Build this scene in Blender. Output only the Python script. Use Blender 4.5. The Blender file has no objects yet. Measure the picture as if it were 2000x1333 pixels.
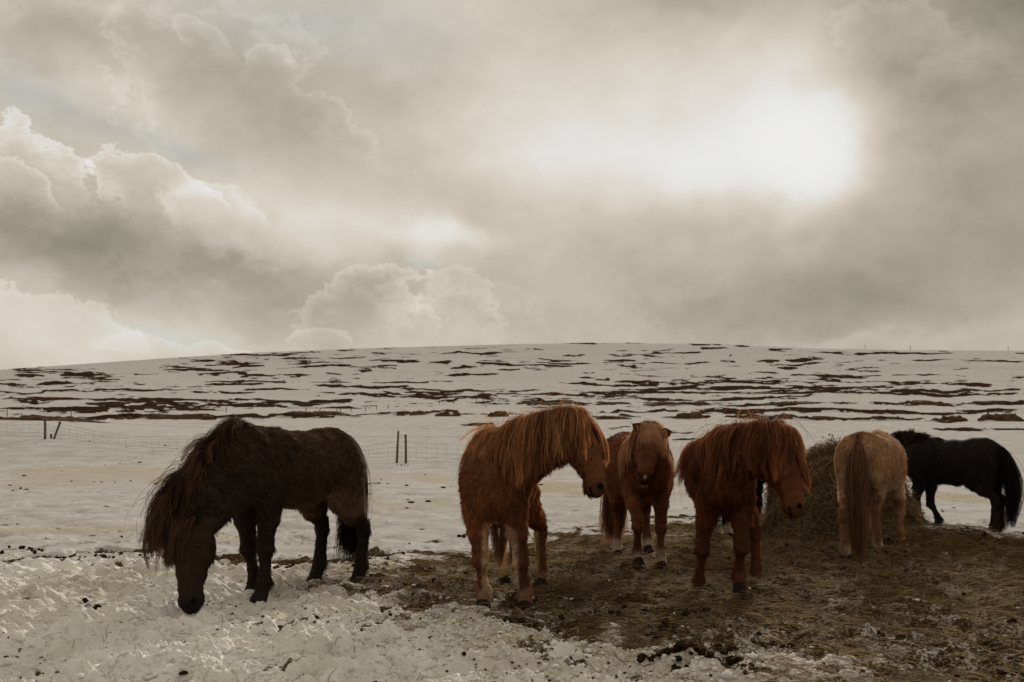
import bpy, math, random
import numpy as np
from mathutils import Vector, Matrix

R = math.radians
rng = np.random.default_rng(7)
random.seed(7)
sc = bpy.context.scene
C = sc.collection

# ------------------------------------------------------------------ camera
F = 2000 * 35 / 36.0
CAMH = 1.30
HORIZON = 855.0
PITCH = math.atan((HORIZON - 666.5) / F)
cd = bpy.data.cameras.new('camera')
cam = bpy.data.objects.new('camera', cd)
C.objects.link(cam)
cam.location = (0, 0, CAMH)
cam.rotation_euler = (math.pi / 2 + PITCH, 0, 0)
cd.lens = 35
cd.sensor_width = 36
cd.clip_start = 0.1
cd.clip_end = 6000
cd.dof.use_dof = True
cd.dof.focus_distance = 8.6
cd.dof.aperture_fstop = 5.0
sc.camera = cam
sc.render.resolution_x = 1024
sc.render.resolution_y = 682


def ray(px, py):
    r = (px - 1000.0) / F
    u = (666.5 - py) / F
    cp, sp = math.cos(PITCH), math.sin(PITCH)
    return np.array([r, cp - u * sp, sp + u * cp])


def at(px, py, y):
    """world point seen at photo position (px, py) in the plane world-y = y"""
    d = ray(px, py)
    return np.array([0, 0, CAMH]) + d * (y / d[1])


def ground_at(px, py, z=0.0):
    d = ray(px, py)
    return np.array([0, 0, CAMH]) + d * ((z - CAMH) / d[2])


# ------------------------------------------------------------------ exposure
sc.view_settings.view_transform = 'Standard'
sc.view_settings.look = 'None'
sc.view_settings.gamma = 1
sc.view_settings.exposure = 0.0
sc.cycles.use_denoising = True
sc.cycles.max_bounces = 8
sc.cycles.transparent_max_bounces = 8
sc.cycles_curves.shape = 'RIBBONS'
sc.cycles.sample_clamp_indirect = 4.0

# ------------------------------------------------------------------ sun
SUN_EL, SUN_AZ = R(16.0), math.atan((1560 - 1000) / F)
sd = bpy.data.lights.new('sun', 'SUN')
sd.energy = 3.2
sd.angle = R(6)
sd.color = (1.0, 0.93, 0.82)
sun = bpy.data.objects.new('sun', sd)
C.objects.link(sun)
sdir = Vector((math.sin(SUN_AZ) * math.cos(SUN_EL), math.cos(SUN_AZ) * math.cos(SUN_EL), math.sin(SUN_EL)))
sun.rotation_euler = sdir.to_track_quat('Z', 'Y').to_euler()

# ------------------------------------------------------------------ sky
w = bpy.data.worlds.new('World')
sc.world = w
w.use_nodes = True
nt = w.node_tree
nt.nodes.clear()


class E:
    """tiny expression builder over math nodes"""
    def __init__(s, sock): s.s = sock

    @staticmethod
    def m(op, *a, clamp=False):
        n = nt.nodes.new('ShaderNodeMath')
        n.operation = op
        n.use_clamp = clamp
        for i, x in enumerate(a):
            if isinstance(x, E): nt.links.new(x.s, n.inputs[i])
            else: n.inputs[i].default_value = float(x)
        return E(n.outputs[0])

    def __add__(a, b): return E.m('ADD', a, b)
    __radd__ = __add__
    def __sub__(a, b): return E.m('SUBTRACT', a, b)
    def __rsub__(a, b): return E.m('SUBTRACT', b, a)
    def __mul__(a, b): return E.m('MULTIPLY', a, b)
    __rmul__ = __mul__
    def __neg__(a): return E.m('MULTIPLY', a, -1)


def e_exp(a): return E.m('EXPONENT', a)
def e_step(lo, hi, x):
    n = nt.nodes.new('ShaderNodeMapRange')
    n.interpolation_type = 'SMOOTHSTEP'
    n.inputs[1].default_value = lo
    n.inputs[2].default_value = hi
    nt.links.new(x.s, n.inputs[0])
    return E(n.outputs[0])


tc = nt.nodes.new('ShaderNodeTexCoord')
sep = nt.nodes.new('ShaderNodeSeparateXYZ')
nt.links.new(tc.outputs['Generated'], sep.inputs[0])
X, Y, Z = (E(sep.outputs[i]) for i in range(3))
az = E.m('ARCTAN2', X, Y) * 57.2958
el = E.m('ARCSINE', Z) * 57.2958


def comb(a, b, c):
    n = nt.nodes.new('ShaderNodeCombineXYZ')
    for i, x in enumerate((a, b, c)):
        if isinstance(x, E): nt.links.new(x.s, n.inputs[i])
        else: n.inputs[i].default_value = x
    return n.outputs[0]


def noise(vec, scale, detail, rough=0.5, dist=0.0):
    n = nt.nodes.new('ShaderNodeTexNoise')
    n.noise_dimensions = '3D'
    nt.links.new(vec, n.inputs['Vector'])
    n.inputs['Scale'].default_value = scale
    n.inputs['Detail'].default_value = detail
    n.inputs['Roughness'].default_value = rough
    n.inputs['Distortion'].default_value = dist
    return n


dirv = comb(X, Y, Z * 1.4)
n1 = noise(dirv, 3.0, 5, 0.55)
s1 = nt.nodes.new('ShaderNodeSeparateXYZ')
nt.links.new(n1.outputs['Color'], s1.inputs[0])
n2 = noise(dirv, 13.0, 7, 0.55)
s2 = nt.nodes.new('ShaderNodeSeparateXYZ')
nt.links.new(n2.outputs['Color'], s2.inputs[0])
wa = (E(s1.outputs[0]) - 0.5) * 6.0 + (E(s2.outputs[0]) - 0.5) * 4.0
we = (E(s1.outputs[1]) - 0.5) * 5.0 + (E(s2.outputs[1]) - 0.5) * 3.4
azw, elw = az + wa, el + we                      # strongly warped: soft masses
azl, ell = az + (E(s2.outputs[0]) - 0.5) * 2.4, el + (E(s2.outputs[1]) - 0.5) * 2.2   # lightly warped
n3 = noise(dirv, 26.0, 8, 0.6)
n3f = E(n3.outputs[0])
n1f = E(n1.outputs[0])
nL = noise(dirv, 5.0, 8, 0.58)
nLf = E(nL.outputs[0])


def dirdeg(px, py):
    d = ray(px, py)
    return math.degrees(math.atan2(d[0], d[1])), math.degrees(math.asin(d[2] / np.linalg.norm(d)))


def q(px, py, sx, sy, rot=0, A=None, B=None):
    """squared elliptical distance to a centre in the sky; sizes in photo pixels, 34 px = 1 degree"""
    A = A or azw
    B = B or elw
    a0, e0 = dirdeg(px, py)
    cr, sr = math.cos(R(rot)), math.sin(R(rot))
    du, dv = A - a0, B - e0
    uu = (du * cr + dv * sr) * (34.0 / sx)
    vv = (dv * cr - du * sr) * (34.0 / sy)
    return uu * uu + vv * vv


L = 0.580 + (nLf - 0.5) * 0.44 + (n3f - 0.5) * 0.10
for px, py, sx, sy, rot, amp in [
        (1230, 270, 430, 140, 0, .14), (1420, 250, 220, 160, 0, .09), (700, 200, 160, 60, -35, .05),
        (1740, 190, 110, 150, 20, -.13), (1990, 40, 190, 190, 0, -.36), (1700, 60, 120, 120, 30, -.08), (1980, 330, 130, 120, 0, -.08), (1400, 10, 330, 90, 0, -.17), (60, 60, 160, 120, 0, -.12),
        (1800, 560, 430, 170, 0, -.18), (1350, 590, 420, 90, 0, -.09), (500, 560, 280, 80, 0, -.14), (130, 450, 200, 60, 0, -.05), (560, 250, 170, 90, -30, -.02), (250, 110, 260, 60, -8, -.05),
        (820, 300, 230, 90, -38, -.10), (640, 190, 130, 70, 0, -.06), (230, 480, 260, 60, 0, -.09), (60, 470, 150, 120, 0, -.06),
        (230, 70, 260, 60, 0, -.03), (1840, 120, 110, 60, -20, .13), (1900, 250, 120, 60, 0, .06),
        (520, 410, 190, 50, -14, .16), (700, 440, 160, 40, -20, .08), (870, 470, 100, 34, 0, .30), (1000, 360, 200, 70, 0, .06), (250, 190, 170, 30, -25, .10),
        (120, 150, 100, 25, -5, .08), (60, 630, 220, 70, -20, .16), (450, 660, 250, 30, -8, .10), (1650, 655, 200, 14, -3, .08)]:
    L = L + e_exp(-q(px, py, sx, sy, rot)) * amp
# the sun's glow through the thin part of the cloud
gl = None
for px, py, sx, sy, rot, amp in [(1575, 290, 84, 82, 0, .85), (1500, 270, 170, 120, 0, .16), (1430, 315, 150, 56, 4, .26), (1180, 315, 240, 50, -3, .10), (1000, 250, 200, 90, -20, .06)]:
    t = e_exp(-q(px, py, sx, sy, rot, azl, ell)) * amp
    gl = t if gl is None else gl + t
n4g = noise(dirv, 9.0, 6, 0.6)
L = L + gl * (1.0 + (E(n4g.outputs[0]) - 0.5) * 1.6)

# cumulus with lit upper rims
n4 = noise(dirv, 7.0, 10, 0.60)
n4f = E(n4.outputs[0])
n5 = noise(dirv, 34.0, 8, 0.68)
n5f = E(n5.outputs[0])
nw = noise(dirv, 4.0, 3, 0.5)
nwf = E(nw.outputs[0])
for px, py, sx, sy, rot, dark, rim, soft_, decay in [
        (560, 300, 330, 175, -32, .05, .15, .30, 3.0), (200, 130, 330, 95, -14, .03, .09, .40, 2.5), (20, 330, 125, 95, -30, .04, .36, .10, 1.9), (15, 385, 90, 70, -35, .02, .20, .12, 2.0),
        (310, 385, 120, 62, -18, .04, .30, .16, 2.3), (430, 425, 110, 55, -20, .0, .20, .5, 1.2), (250, 520, 330, 95, -6, .06, .05, .5, 3.0),
        (90, 660, 190, 85, -16, .0, .15, .20, 1.4), (520, 600, 250, 110, -6, .05, .03, .5, 3.0), (345, 690, 130, 30, -6, .0, .12, .4, 1.5),
        (735, 625, 135, 92, 4, .04, .19, .14, 2.2), (870, 640, 120, 88, -6, .02, .15, .45, 2.8), (1000, 640, 80, 84, -12, .03, .07, .35, 2.0), (620, 665, 60, 24, 10, .0, .15, .5, 1.5),
        (1180, 700, 330, 120, 0, .05, .04, .7, 2.0), (1760, 80, 120, 60, -20, .0, .10, .6, 1.6), (1890, 180, 90, 70, -10, .06, .08, .5, 2.0), (535, 125, 45, 28, -8, .0, .13, .3, 1.2), (400, 85, 60, 25, -30, .0, .12, .3, 1.3)]:
    d = q(px, py, sx, sy, rot, azl, ell)
    s = (1.0 - d) + (n4f - 0.5) * 3.8 + (n5f - 0.5) * (1.9 + soft_) + (nwf - 0.5) * 1.5
    wdt = E.m('MAXIMUM', (nwf - 0.35) * 2.2, 0.25) * soft_ + 0.03
    mask = e_step(0.0, 1.0, E.m('DIVIDE', s, wdt) * 0.5 + 0.5)
    fade = e_step(0.15, 1.05, (el - dirdeg(px, py)[1]) * (34.0 / sy) + 0.75)       # lit upper edge sharp, lower side dissolves
    L = L + mask * fade * (e_exp(-E.m('MAXIMUM', s, 0.0) * decay) * rim - dark)
L = L + (n4f - 0.5) * 0.55 * e_exp(-q(1850, 170, 230, 170))
# open gaps: bluish
gap = None
for px, py, sx, sy, rot in [(70, 190, 150, 42, -18), (350, 292, 100, 20, -14), (620, 50, 230, 55, 0), (340, 655, 100, 16, -8), (820, 515, 40, 14, 0)]:
    t = e_exp(-q(px, py, sx, sy, rot, azl, ell))
    gap = t if gap is None else gap + t
gap = E.m('MINIMUM', gap, 1.0)
L = E.m('MAXIMUM', L, 0.12) * (0.80 + e_step(-0.8, 0.4, Y) * 0.20)        # overcast is brighter towards the sun
# below the horizon plain
colr = nt.nodes.new('ShaderNodeCombineColor')
hot = e_step(0.60, 1.0, L)


def soft(x): return x


over = E.m('MAXIMUM', L - 0.60, 0.0)
sat = E.m('MINIMUM', L, 0.60) + (1.0 - e_exp(over * -3.6)) * 0.25
dusk = e_step(0.25, 0.62, L)
nt.links.new((sat * (1.0 - gap * 0.07)).s, colr.inputs[0])
nt.links.new((sat * (0.905 + hot * 0.09)).s, colr.inputs[1])
nt.links.new((sat * (0.68 + dusk * 0.075 + hot * 0.215 + gap * 0.06)).s, colr.inputs[2])
bg1 = nt.nodes.new('ShaderNodeBackground')
nt.links.new(colr.outputs[0], bg1.inputs[0])
bg1.inputs[1].default_value = 1.0
sky = nt.nodes.new('ShaderNodeTexSky')
sky.sky_type = 'NISHITA'
sky.sun_disc = False
sky.sun_elevation = SUN_EL
sky.sun_rotation = SUN_AZ
bg2 = nt.nodes.new('ShaderNodeBackground')
nt.links.new(sky.outputs[0], bg2.inputs[0])
bg2.inputs[1].default_value = 0.07
mx = nt.nodes.new('ShaderNodeMixShader')
nt.links.new((gap * 0.07).s, mx.inputs[0])
nt.links.new(bg1.outputs[0], mx.inputs[1])
nt.links.new(bg2.outputs[0], mx.inputs[2])
wo = nt.nodes.new('ShaderNodeOutputWorld')
nt.links.new(mx.outputs[0], wo.inputs[0])
w.cycles.sampling_method = 'MANUAL'
w.cycles.sample_map_resolution = 512


# ------------------------------------------------------------------ helpers
def tag(o, label=None, cat=None, group=None, kind=None):
    if label: o['label'] = label
    if cat: o['category'] = cat
    if group: o['group'] = group
    if kind: o['kind'] = kind
    return o


def empty(name, loc=(0, 0, 0), rz=0.0, **kw):
    o = bpy.data.objects.new(name, None)
    o.empty_display_size = 0.2
    C.objects.link(o)
    o.location = loc
    o.rotation_euler = (0, 0, rz)
    return tag(o, **kw)


def mesh_obj(name, verts, faces, mat, parent=None, smooth=True, attrs=None, loc=None):
    me = bpy.data.meshes.new(name)
    verts = np.asarray(verts, dtype=np.float32)
    if isinstance(faces, np.ndarray):
        nf, k = faces.shape
        me.vertices.add(len(verts))
        me.vertices.foreach_set('co', verts.ravel())
        me.loops.add(nf * k)
        me.loops.foreach_set('vertex_index', faces.astype(np.int32).ravel())
        me.polygons.add(nf)
        me.polygons.foreach_set('loop_start', np.arange(0, nf * k, k, dtype=np.int32))
        me.update(calc_edges=True)
    else:
        me.from_pydata(verts.tolist(), [], faces)
    me.polygons.foreach_set('use_smooth', np.full(len(me.polygons), smooth))
    for an, av in (attrs or {}).items():
        av = np.asarray(av, dtype=np.float32)
        if av.ndim == 1:
            a = me.attributes.new(an, 'FLOAT', 'POINT')
            a.data.foreach_set('value', av)
        else:
            a = me.attributes.new(an, 'FLOAT_COLOR', 'POINT')
            if av.shape[1] == 3: av = np.concatenate([av, np.ones((len(av), 1), np.float32)], 1)
            a.data.foreach_set('color', av.ravel())
    me.update()
    if mat: me.materials.append(mat)
    o = bpy.data.objects.new(name, me)
    C.objects.link(o)
    if parent: o.parent = parent
    if loc is not None: o.location = loc
    return o


def curves_obj(name, pts, radius, col, mat, parent=None):
    """pts: (n, k, 3) strands; radius (k,) or (n, k); col (n, 3)"""
    n, k, _ = pts.shape
    cu = bpy.data.hair_curves.new(name)
    cu.add_curves([k] * n)
    cu.attributes['position'].data.foreach_set('vector', pts.astype(np.float32).ravel())
    ra = np.broadcast_to(np.asarray(radius, np.float32), (n, k)).copy()
    a = cu.attributes.get('radius') or cu.attributes.new('radius', 'FLOAT', 'POINT')
    a.data.foreach_set('value', ra.ravel())
    a = cu.attributes.new('tint', 'FLOAT_COLOR', 'CURVE')
    a.data.foreach_set('color', np.concatenate([col, np.ones((n, 1))], 1).astype(np.float32).ravel())
    cu.materials.append(mat)
    o = bpy.data.objects.new(name, cu)
    C.objects.link(o)
    if parent: o.parent = parent
    return o


def sstep(a, b, x):
    t = np.clip((x - a) / (b - a), 0, 1)
    return t * t * (3 - 2 * t)


def _h(ix, iy, iz, seed):
    with np.errstate(over='ignore'):
        h = (ix.astype(np.uint32) * np.uint32(374761393) + iy.astype(np.uint32) * np.uint32(668265263)
             + iz.astype(np.uint32) * np.uint32(2147483647 - 58) + np.uint32((seed * 1442695041) & 0xffffffff))
        h = (h ^ (h >> np.uint32(13))) * np.uint32(1274126177)
        h = h ^ (h >> np.uint32(16))
    return h.astype(np.float32) / 4294967295.0


def vnoise2(x, y, seed=0):
    ix, iy = np.floor(x).astype(np.int64), np.floor(y).astype(np.int64)
    fx, fy = (x - ix).astype(np.float32), (y - iy).astype(np.float32)
    fx, fy = fx * fx * fx * (fx * (fx * 6 - 15) + 10), fy * fy * fy * (fy * (fy * 6 - 15) + 10)
    z = np.zeros_like(ix)
    a, b = _h(ix, iy, z, seed), _h(ix + 1, iy, z, seed)
    c, d = _h(ix, iy + 1, z, seed), _h(ix + 1, iy + 1, z, seed)
    return (a + (b - a) * fx) * (1 - fy) + (c + (d - c) * fx) * fy - 0.5


def fbm2(x, y, oct=4, seed=0, gain=0.5):
    s, a = 0, 1.0
    for i in range(oct):
        c, sn = math.cos(0.6 + i), math.sin(0.6 + i)
        s = s + a * vnoise2((x * c - y * sn) * 2 ** i + 17.3 * i, (x * sn + y * c) * 2 ** i - 9.1 * i, seed + i)
        a *= gain
    return s


def vnoise3(p, seed=0):
    i = np.floor(p).astype(np.int64)
    f = (p - i).astype(np.float32)
    f = f * f * (3 - 2 * f)
    r = 0
    for dx in (0, 1):
        for dy in (0, 1):
            for dz in (0, 1):
                wgt = (f[..., 0] if dx else 1 - f[..., 0]) * (f[..., 1] if dy else 1 - f[..., 1]) * (f[..., 2] if dz else 1 - f[..., 2])
                r = r + wgt * _h(i[..., 0] + dx, i[..., 1] + dy, i[..., 2] + dz, seed)
    return r - 0.5


# ------------------------------------------------------------------ materials
def new_mat(name):
    m = bpy.data.materials.new(name)
    m.use_nodes = True
    m.node_tree.nodes.clear()
    return m, m.node_tree


def N(t, typ, **kw):
    n = t.nodes.new(typ)
    for k, v in kw.items(): setattr(n, k, v)
    return n


def t_noise(t, scale, detail=5, rough=0.55, vec=None, dist=0.0):
    n = N(t, 'ShaderNodeTexNoise')
    n.inputs['Scale'].default_value = scale
    n.inputs['Detail'].default_value = detail
    n.inputs['Roughness'].default_value = rough
    n.inputs['Distortion'].default_value = dist
    if vec is not None: t.links.new(vec, n.inputs['Vector'])
    return n.outputs[0]


def t_ramp(t, val, stops):
    n = N(t, 'ShaderNodeValToRGB')
    while len(n.color_ramp.elements) < len(stops): n.color_ramp.elements.new(0.5)
    for e, (p, c) in zip(n.color_ramp.elements, stops):
        e.position = p
        e.color = (*c, 1) if len(c) == 3 else c
    t.links.new(val, n.inputs[0])
    return n.outputs[0]


def t_math(t, op, a, b=0.0, c=None, clamp=False):
    n = N(t, 'ShaderNodeMath', operation=op, use_clamp=clamp)
    for i, x in enumerate((a, b) if c is None else (a, b, c)):
        if isinstance(x, (int, float)): n.inputs[i].default_value = x
        else: t.links.new(x, n.inputs[i])
    return n.outputs[0]


def t_mix(t, fac, a, b, mode='MIX'):
    n = N(t, 'ShaderNodeMix', data_type='RGBA', blend_type=mode)
    for s, x in ((n.inputs[0], fac), (n.inputs[6], a), (n.inputs[7], b)):
        if isinstance(x, (int, float)): s.default_value = x
        elif isinstance(x, tuple): s.default_value = (*x, 1)
        else: t.links.new(x, s)
    return n.outputs[2]


def t_attr(t, name, out='Fac'):
    n = N(t, 'ShaderNodeAttribute')
    n.attribute_name = name
    return n.outputs[out]


def finish(t, color, rough=0.85, bump=None, bump_dist=0.01, bump_str=1.0, spec=0.3, sss=None):
    p = N(t, 'ShaderNodeBsdfPrincipled')
    if isinstance(color, tuple): p.inputs['Base Color'].default_value = (*color, 1)
    else: t.links.new(color, p.inputs['Base Color'])
    if isinstance(rough, (int, float)): p.inputs['Roughness'].default_value = rough
    else: t.links.new(rough, p.inputs['Roughness'])
    p.inputs['Specular IOR Level'].default_value = spec
    if bump is not None:
        b = N(t, 'ShaderNodeBump')
        b.inputs['Distance'].default_value = bump_dist
        b.inputs['Strength'].default_value = bump_str
        t.links.new(bump, b.inputs['Height'])
        t.links.new(b.outputs[0], p.inputs['Normal'])
    o = N(t, 'ShaderNodeOutputMaterial')
    t.links.new(p.outputs[0], o.inputs[0])
    return p


def mat_simple(name, c1, c2, scale=8, rough=0.85, bump_dist=0.01, spec=0.2, detail=6):
    m, t = new_mat(name)
    tcn = N(t, 'ShaderNodeTexCoord').outputs['Object']
    n = t_noise(t, scale, detail, 0.6, tcn)
    col = t_ramp(t, n, [(0.3, c1), (0.7, c2)])
    finish(t, col, rough, n, bump_dist, 1.0, spec)
    return m


def mat_hair(name, rough=0.5, trans=0.35):
    """strand material coloured per strand"""
    m, t = new_mat(name)
    col = t_attr(t, 'tint', 'Color')
    hi = N(t, 'ShaderNodeHairInfo')
    d = N(t, 'ShaderNodeBsdfPrincipled')
    t.links.new(col, d.inputs['Base Color'])
    d.inputs['Roughness'].default_value = rough
    d.inputs['Specular IOR Level'].default_value = 0.10
    tr = N(t, 'ShaderNodeBsdfTranslucent')
    bright = t_mix(t, 1.0, col, (1.75, 1.7, 1.65), 'MULTIPLY')
    t.links.new(bright, tr.inputs[0])
    mxs = N(t, 'ShaderNodeMixShader')
    mxs.inputs[0].default_value = trans
    t.links.new(d.outputs[0], mxs.inputs[1])
    t.links.new(tr.outputs[0], mxs.inputs[2])
    o = N(t, 'ShaderNodeOutputMaterial')
    t.links.new(mxs.outputs[0], o.inputs[0])
    return m


M_fur = mat_hair('horse_hair', 0.55, 0.4)
M_straw = mat_hair('hay_strands', 0.7, 0.25)


def mat_skin():
    m, t = new_mat('horse_skin')
    col = t_attr(t, 'tint', 'Color')
    tcn = N(t, 'ShaderNodeTexCoord').outputs['Object']
    n = t_noise(t, 60, 4, 0.6, tcn)
    c = t_mix(t, 1.0, col, t_ramp(t, n, [(0.25, (.65, .65, .65)), (.75, (1, 1, 1))]), 'MULTIPLY')
    finish(t, c, 0.8, n, 0.006, 0.8, 0.1)
    return m


M_skin = mat_skin()
M_hoof = mat_simple('hoof_horn', (.012, .009, .007), (.032, .025, .019), 25, .8, .003, .06)
M_wood = mat_simple('weathered_wood', (.06, .05, .035), (.15, .12, .085), 12, .85, .006, .2)
M_wire = mat_simple('rusty_wire', (.10, .09, .08), (.16, .14, .12), 30, .6, .001, .4)
M_dung = mat_simple('dung', (.010, .007, .004), (.04, .026, .014), 40, .9, .01, .04)
M_turf = mat_simple('dry_turf', (.035, .020, .011), (.13, .078, .042), 2.2, .95, .12, .02, 9)
M_weed = mat_simple('dry_weed', (.06, .045, .025), (.12, .09, .05), 20, .9, .002, .1)
M_eye, _t = new_mat('eye_wet')
finish(_t, (.006, .004, .003), .22, spec=.25)

# ------------------------------------------------------------------ terrain
SKY_U = np.array([-1400, -1000, -750, -500, -250, 0, 200, 400, 600, 800, 1000, 1400.0])
SKY_Y = np.array([745, 719, 702, 686, 676, 669, 667, 669, 678, 682, 682, 684.0])
_lr = np.log(np.array([5, 26, 40, 56, 75, 100, 150, 210, 300, 400, 500, 600, 680, 900, 1600, 3500.0]))
_ys = np.array([0, 0, 0, 870, 842, 819, 796, 776, 748, 720, 696, 677, 667, 700, 770, 815.0])
_rr = np.exp(_lr)
_z = CAMH + (HORIZON - _ys) * _rr / F
_z[:3] = 0
_fine = np.linspace(np.log(4), np.log(3600), 1600)
_zf = np.interp(_fine, _lr, _z)
_k = np.exp(-0.5 * (np.arange(-40, 41) / 12.0) ** 2)
_k /= _k.sum()
_zf = np.convolve(np.pad(_zf, 40, mode='edge'), _k, mode='valid')
_ridge_noise = None


def base_z(x, y):
    r = np.maximum(np.abs(y), 1e-3)
    rho = np.sqrt(x * x + y * y)
    behind = sstep(0.0, 0.55, y / np.maximum(rho, 1e-6))          # hills only where the photo implies them; gentle elsewhere
    u = np.clip(x / np.maximum(y, 1e-3) * F, -1400, 1400)
    u = np.where(y <= 0, np.sign(x) * 1400, u)
    rr = np.where(y > 0.55 * rho, y, rho * 0.8)
    z = np.interp(np.log(np.maximum(rr, 4)), _fine, _zf)
    sky = (HORIZON - np.interp(u, SKY_U, SKY_Y)) / (HORIZON - 667)
    k = 1 + (sky - 1) * sstep(100, 600, rr)
    z = z * k
    z = z + 1.15 * sstep(-300, -1000, u) * sstep(30, 58, rr) * (1 - sstep(62, 100, rr))
    return z * (0.35 + 0.65 * behind)


POLY = [(690, 1112), (860, 1092), (1050, 1062), (1180, 1042), (1330, 1012), (1480, 1000), (1700, 1010), (1900, 1045), (2060, 1062), (2400, 1075),
        (2900, 1200), (2900, 1700), (1700, 1600), (1470, 1350), (1400, 1305), (1230, 1270), (1060, 1240), (940, 1210), (850, 1180), (760, 1148)]


def warp(px, py):
    g = ground_at(px, py)
    return g[0] / g[1], math.log(g[1])


_PW = np.array([warp(*p) for p in POLY])


def poly_sd(a, b, P):
    inside = np.zeros(a.shape, bool)
    best = np.full(a.shape, 9.0)
    n = len(P)
    for i in range(n):
        x0, y0 = P[i]
        x1, y1 = P[(i + 1) % n]
        c = ((y0 > b) != (y1 > b)) & (a < (x1 - x0) * (b - y0) / (y1 - y0 + 1e-12) + x0)
        inside ^= c
        t = np.clip(((a - x0) * (x1 - x0) + (b - y0) * (y1 - y0)) / ((x1 - x0) ** 2 + (y1 - y0) ** 2), 0, 1)
        best = np.minimum(best, np.hypot(a - x0 - t * (x1 - x0), b - y0 - t * (y1 - y0)))
    return np.where(inside, best, -best)


def mud_mask(x, y):
    yy = np.maximum(y, 0.5)
    sd = poly_sd(x / yy, np.log(yy), _PW)
    n = fbm2(x * 1.1, y * 1.1, 4, 31) * 0.20 + fbm2(x * 5, y * 5, 4, 35) * 0.16
    m = sstep(-0.09, 0.11, sd + n)
    m = np.where(y < 0.6, 0, m)
    # thin trodden line across the left half
    gl_ = 1.3 * F / (1089.0 - HORIZON + 6 * np.sin(x * 1.7))
    amt = np.interp(x, [-9, -5.5, -4.2, -3.0, -2.2, -1.2, -.3, .4], [1.1, 1.1, .62, .75, 1.0, .7, 1.0, .6])
    ln = np.exp(-((y - gl_ - fbm2(x * .8, y * 0, 3, 5) * .8) / 0.34) ** 2) * amt * (x < 1.0)
    ln = sstep(0.30, 0.7, ln + fbm2(x * 4, y * 4, 4, 41) * 0.9)
    return np.clip(np.maximum(m, ln), 0, 1), sd


# brown vegetation showing through the snow on the hill: (x0, x1, y, thickness) surveyed along the slope
STREAKS = [
    (0, 225, 729, 4), (45, 120, 723, 2), (220, 330, 729, 2), (325, 443, 722, 6), (340, 385, 716, 3), (0, 52, 751, 5), (78, 185, 753, 6), (0, 90, 740, 3), (0, 232, 766, 4), (270, 360, 768, 3),
    (300, 345, 760, 2), (375, 500, 735, 4), (410, 600, 749, 4), (405, 520, 754, 4), (375, 500, 772, 3), (465, 620, 765, 4), (500, 590, 733, 3), (445, 620, 696, 4), (545, 655, 691, 3), (460, 515, 715, 4),
    (455, 510, 708, 2), (385, 432, 706, 2), (560, 760, 718, 3), (585, 655, 710, 3), (650, 705, 701, 3), (720, 820, 708, 4), (740, 780, 726, 2), (735, 910, 747, 3), (625, 800, 758, 5), (790, 950, 765, 5),
    (800, 900, 770, 3), (840, 885, 712, 4), (785, 830, 695, 2), (870, 985, 690, 4), (895, 940, 720, 3), (905, 990, 734, 3), (945, 1030, 715, 6), (950, 1000, 708, 3), (990, 1060, 725, 4),
    (640, 1310, 669, 2), (1350, 1410, 671, 5), (1440, 1480, 674, 2), (1530, 1640, 676, 2), (1355, 1400, 681, 4), (1180, 1265, 702, 5), (1080, 1130, 703, 2), (1050, 1145, 712, 6), (1055, 1100, 718, 4), (1120, 1160, 694, 2),
    (1190, 1235, 715, 4), (1310, 1350, 688, 5), (1260, 1300, 686, 2), (1270, 1330, 710, 3), (1340, 1385, 710, 3), (1260, 1310, 720, 3), (1420, 1445, 706, 5), (1495, 1514, 704, 6), (1530, 1610, 702, 7), (1535, 1560, 717, 8),
    (1620, 1740, 692, 5), (1520, 1600, 710, 3), (1700, 1900, 690, 4), (1900, 2000, 681, 2), (1780, 1990, 706, 3), (1460, 1520, 728, 3), (1350, 1430, 736, 4), (1440, 1530, 740, 2), (1550, 1725, 734, 7), (1750, 1900, 730, 3),
    (1200, 1270, 747, 5), (1310, 1345, 748, 4), (1400, 1530, 748, 4), (1150, 1190, 742, 5), (1370, 1800, 744, 2), (1850, 1945, 747, 9), (1870, 1900, 741, 6), (1100, 1420, 752, 3), (1260, 1720, 758, 6), (1500, 1740, 765, 5),
    (1050, 1160, 772, 4), (1130, 1420, 768, 3), (1440, 1960, 771, 4), (1190, 1560, 779, 3), (1180, 1330, 762, 3), (1700, 2000, 764, 3), (1010, 1050, 762, 3),
    (0, 440, 783, 6), (430, 720, 784, 4), (700, 1000, 778, 2), (0, 430, 800, 10), (180, 340, 790, 4), (300, 560, 793, 6), (560, 720, 795, 5), (400, 640, 788, 4), (680, 900, 775, 3), (860, 1010, 781, 4),
    (1000, 1140, 788, 7), (1155, 1230, 789, 6), (1255, 1390, 789, 7), (1385, 1600, 790, 5), (1620, 1670, 789, 7), (1690, 1740, 789, 8), (1740, 1800, 788, 8), (1800, 1860, 789, 8), (1880, 1960, 788, 7), (1960, 2030, 788, 6),
    (1160, 1330, 805, 3), (1330, 1660, 804, 5), (1400, 1980, 806, 3), (1880, 1990, 803, 5),
    (0, 680, 815, 5), (700, 760, 812, 2),
    (765, 850, 811, 3), (842, 915, 812, 3), (936, 1008, 813, 3), (1150, 1250, 817, 3), (1300, 1390, 817, 3), (1425, 1500, 817, 3), (1505, 1570, 817, 3), (1560, 1680, 819, 4), (1665, 1810, 819, 4), (1806, 1900, 820, 4), (1895, 2010, 820, 4),
    (1890, 2010, 846, 6), (1830, 1900, 843, 4), (1180, 1230, 838, 4), (1310, 1350, 858, 3), (900, 960, 832, 3), (1300, 1360, 846, 3),
]


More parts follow.
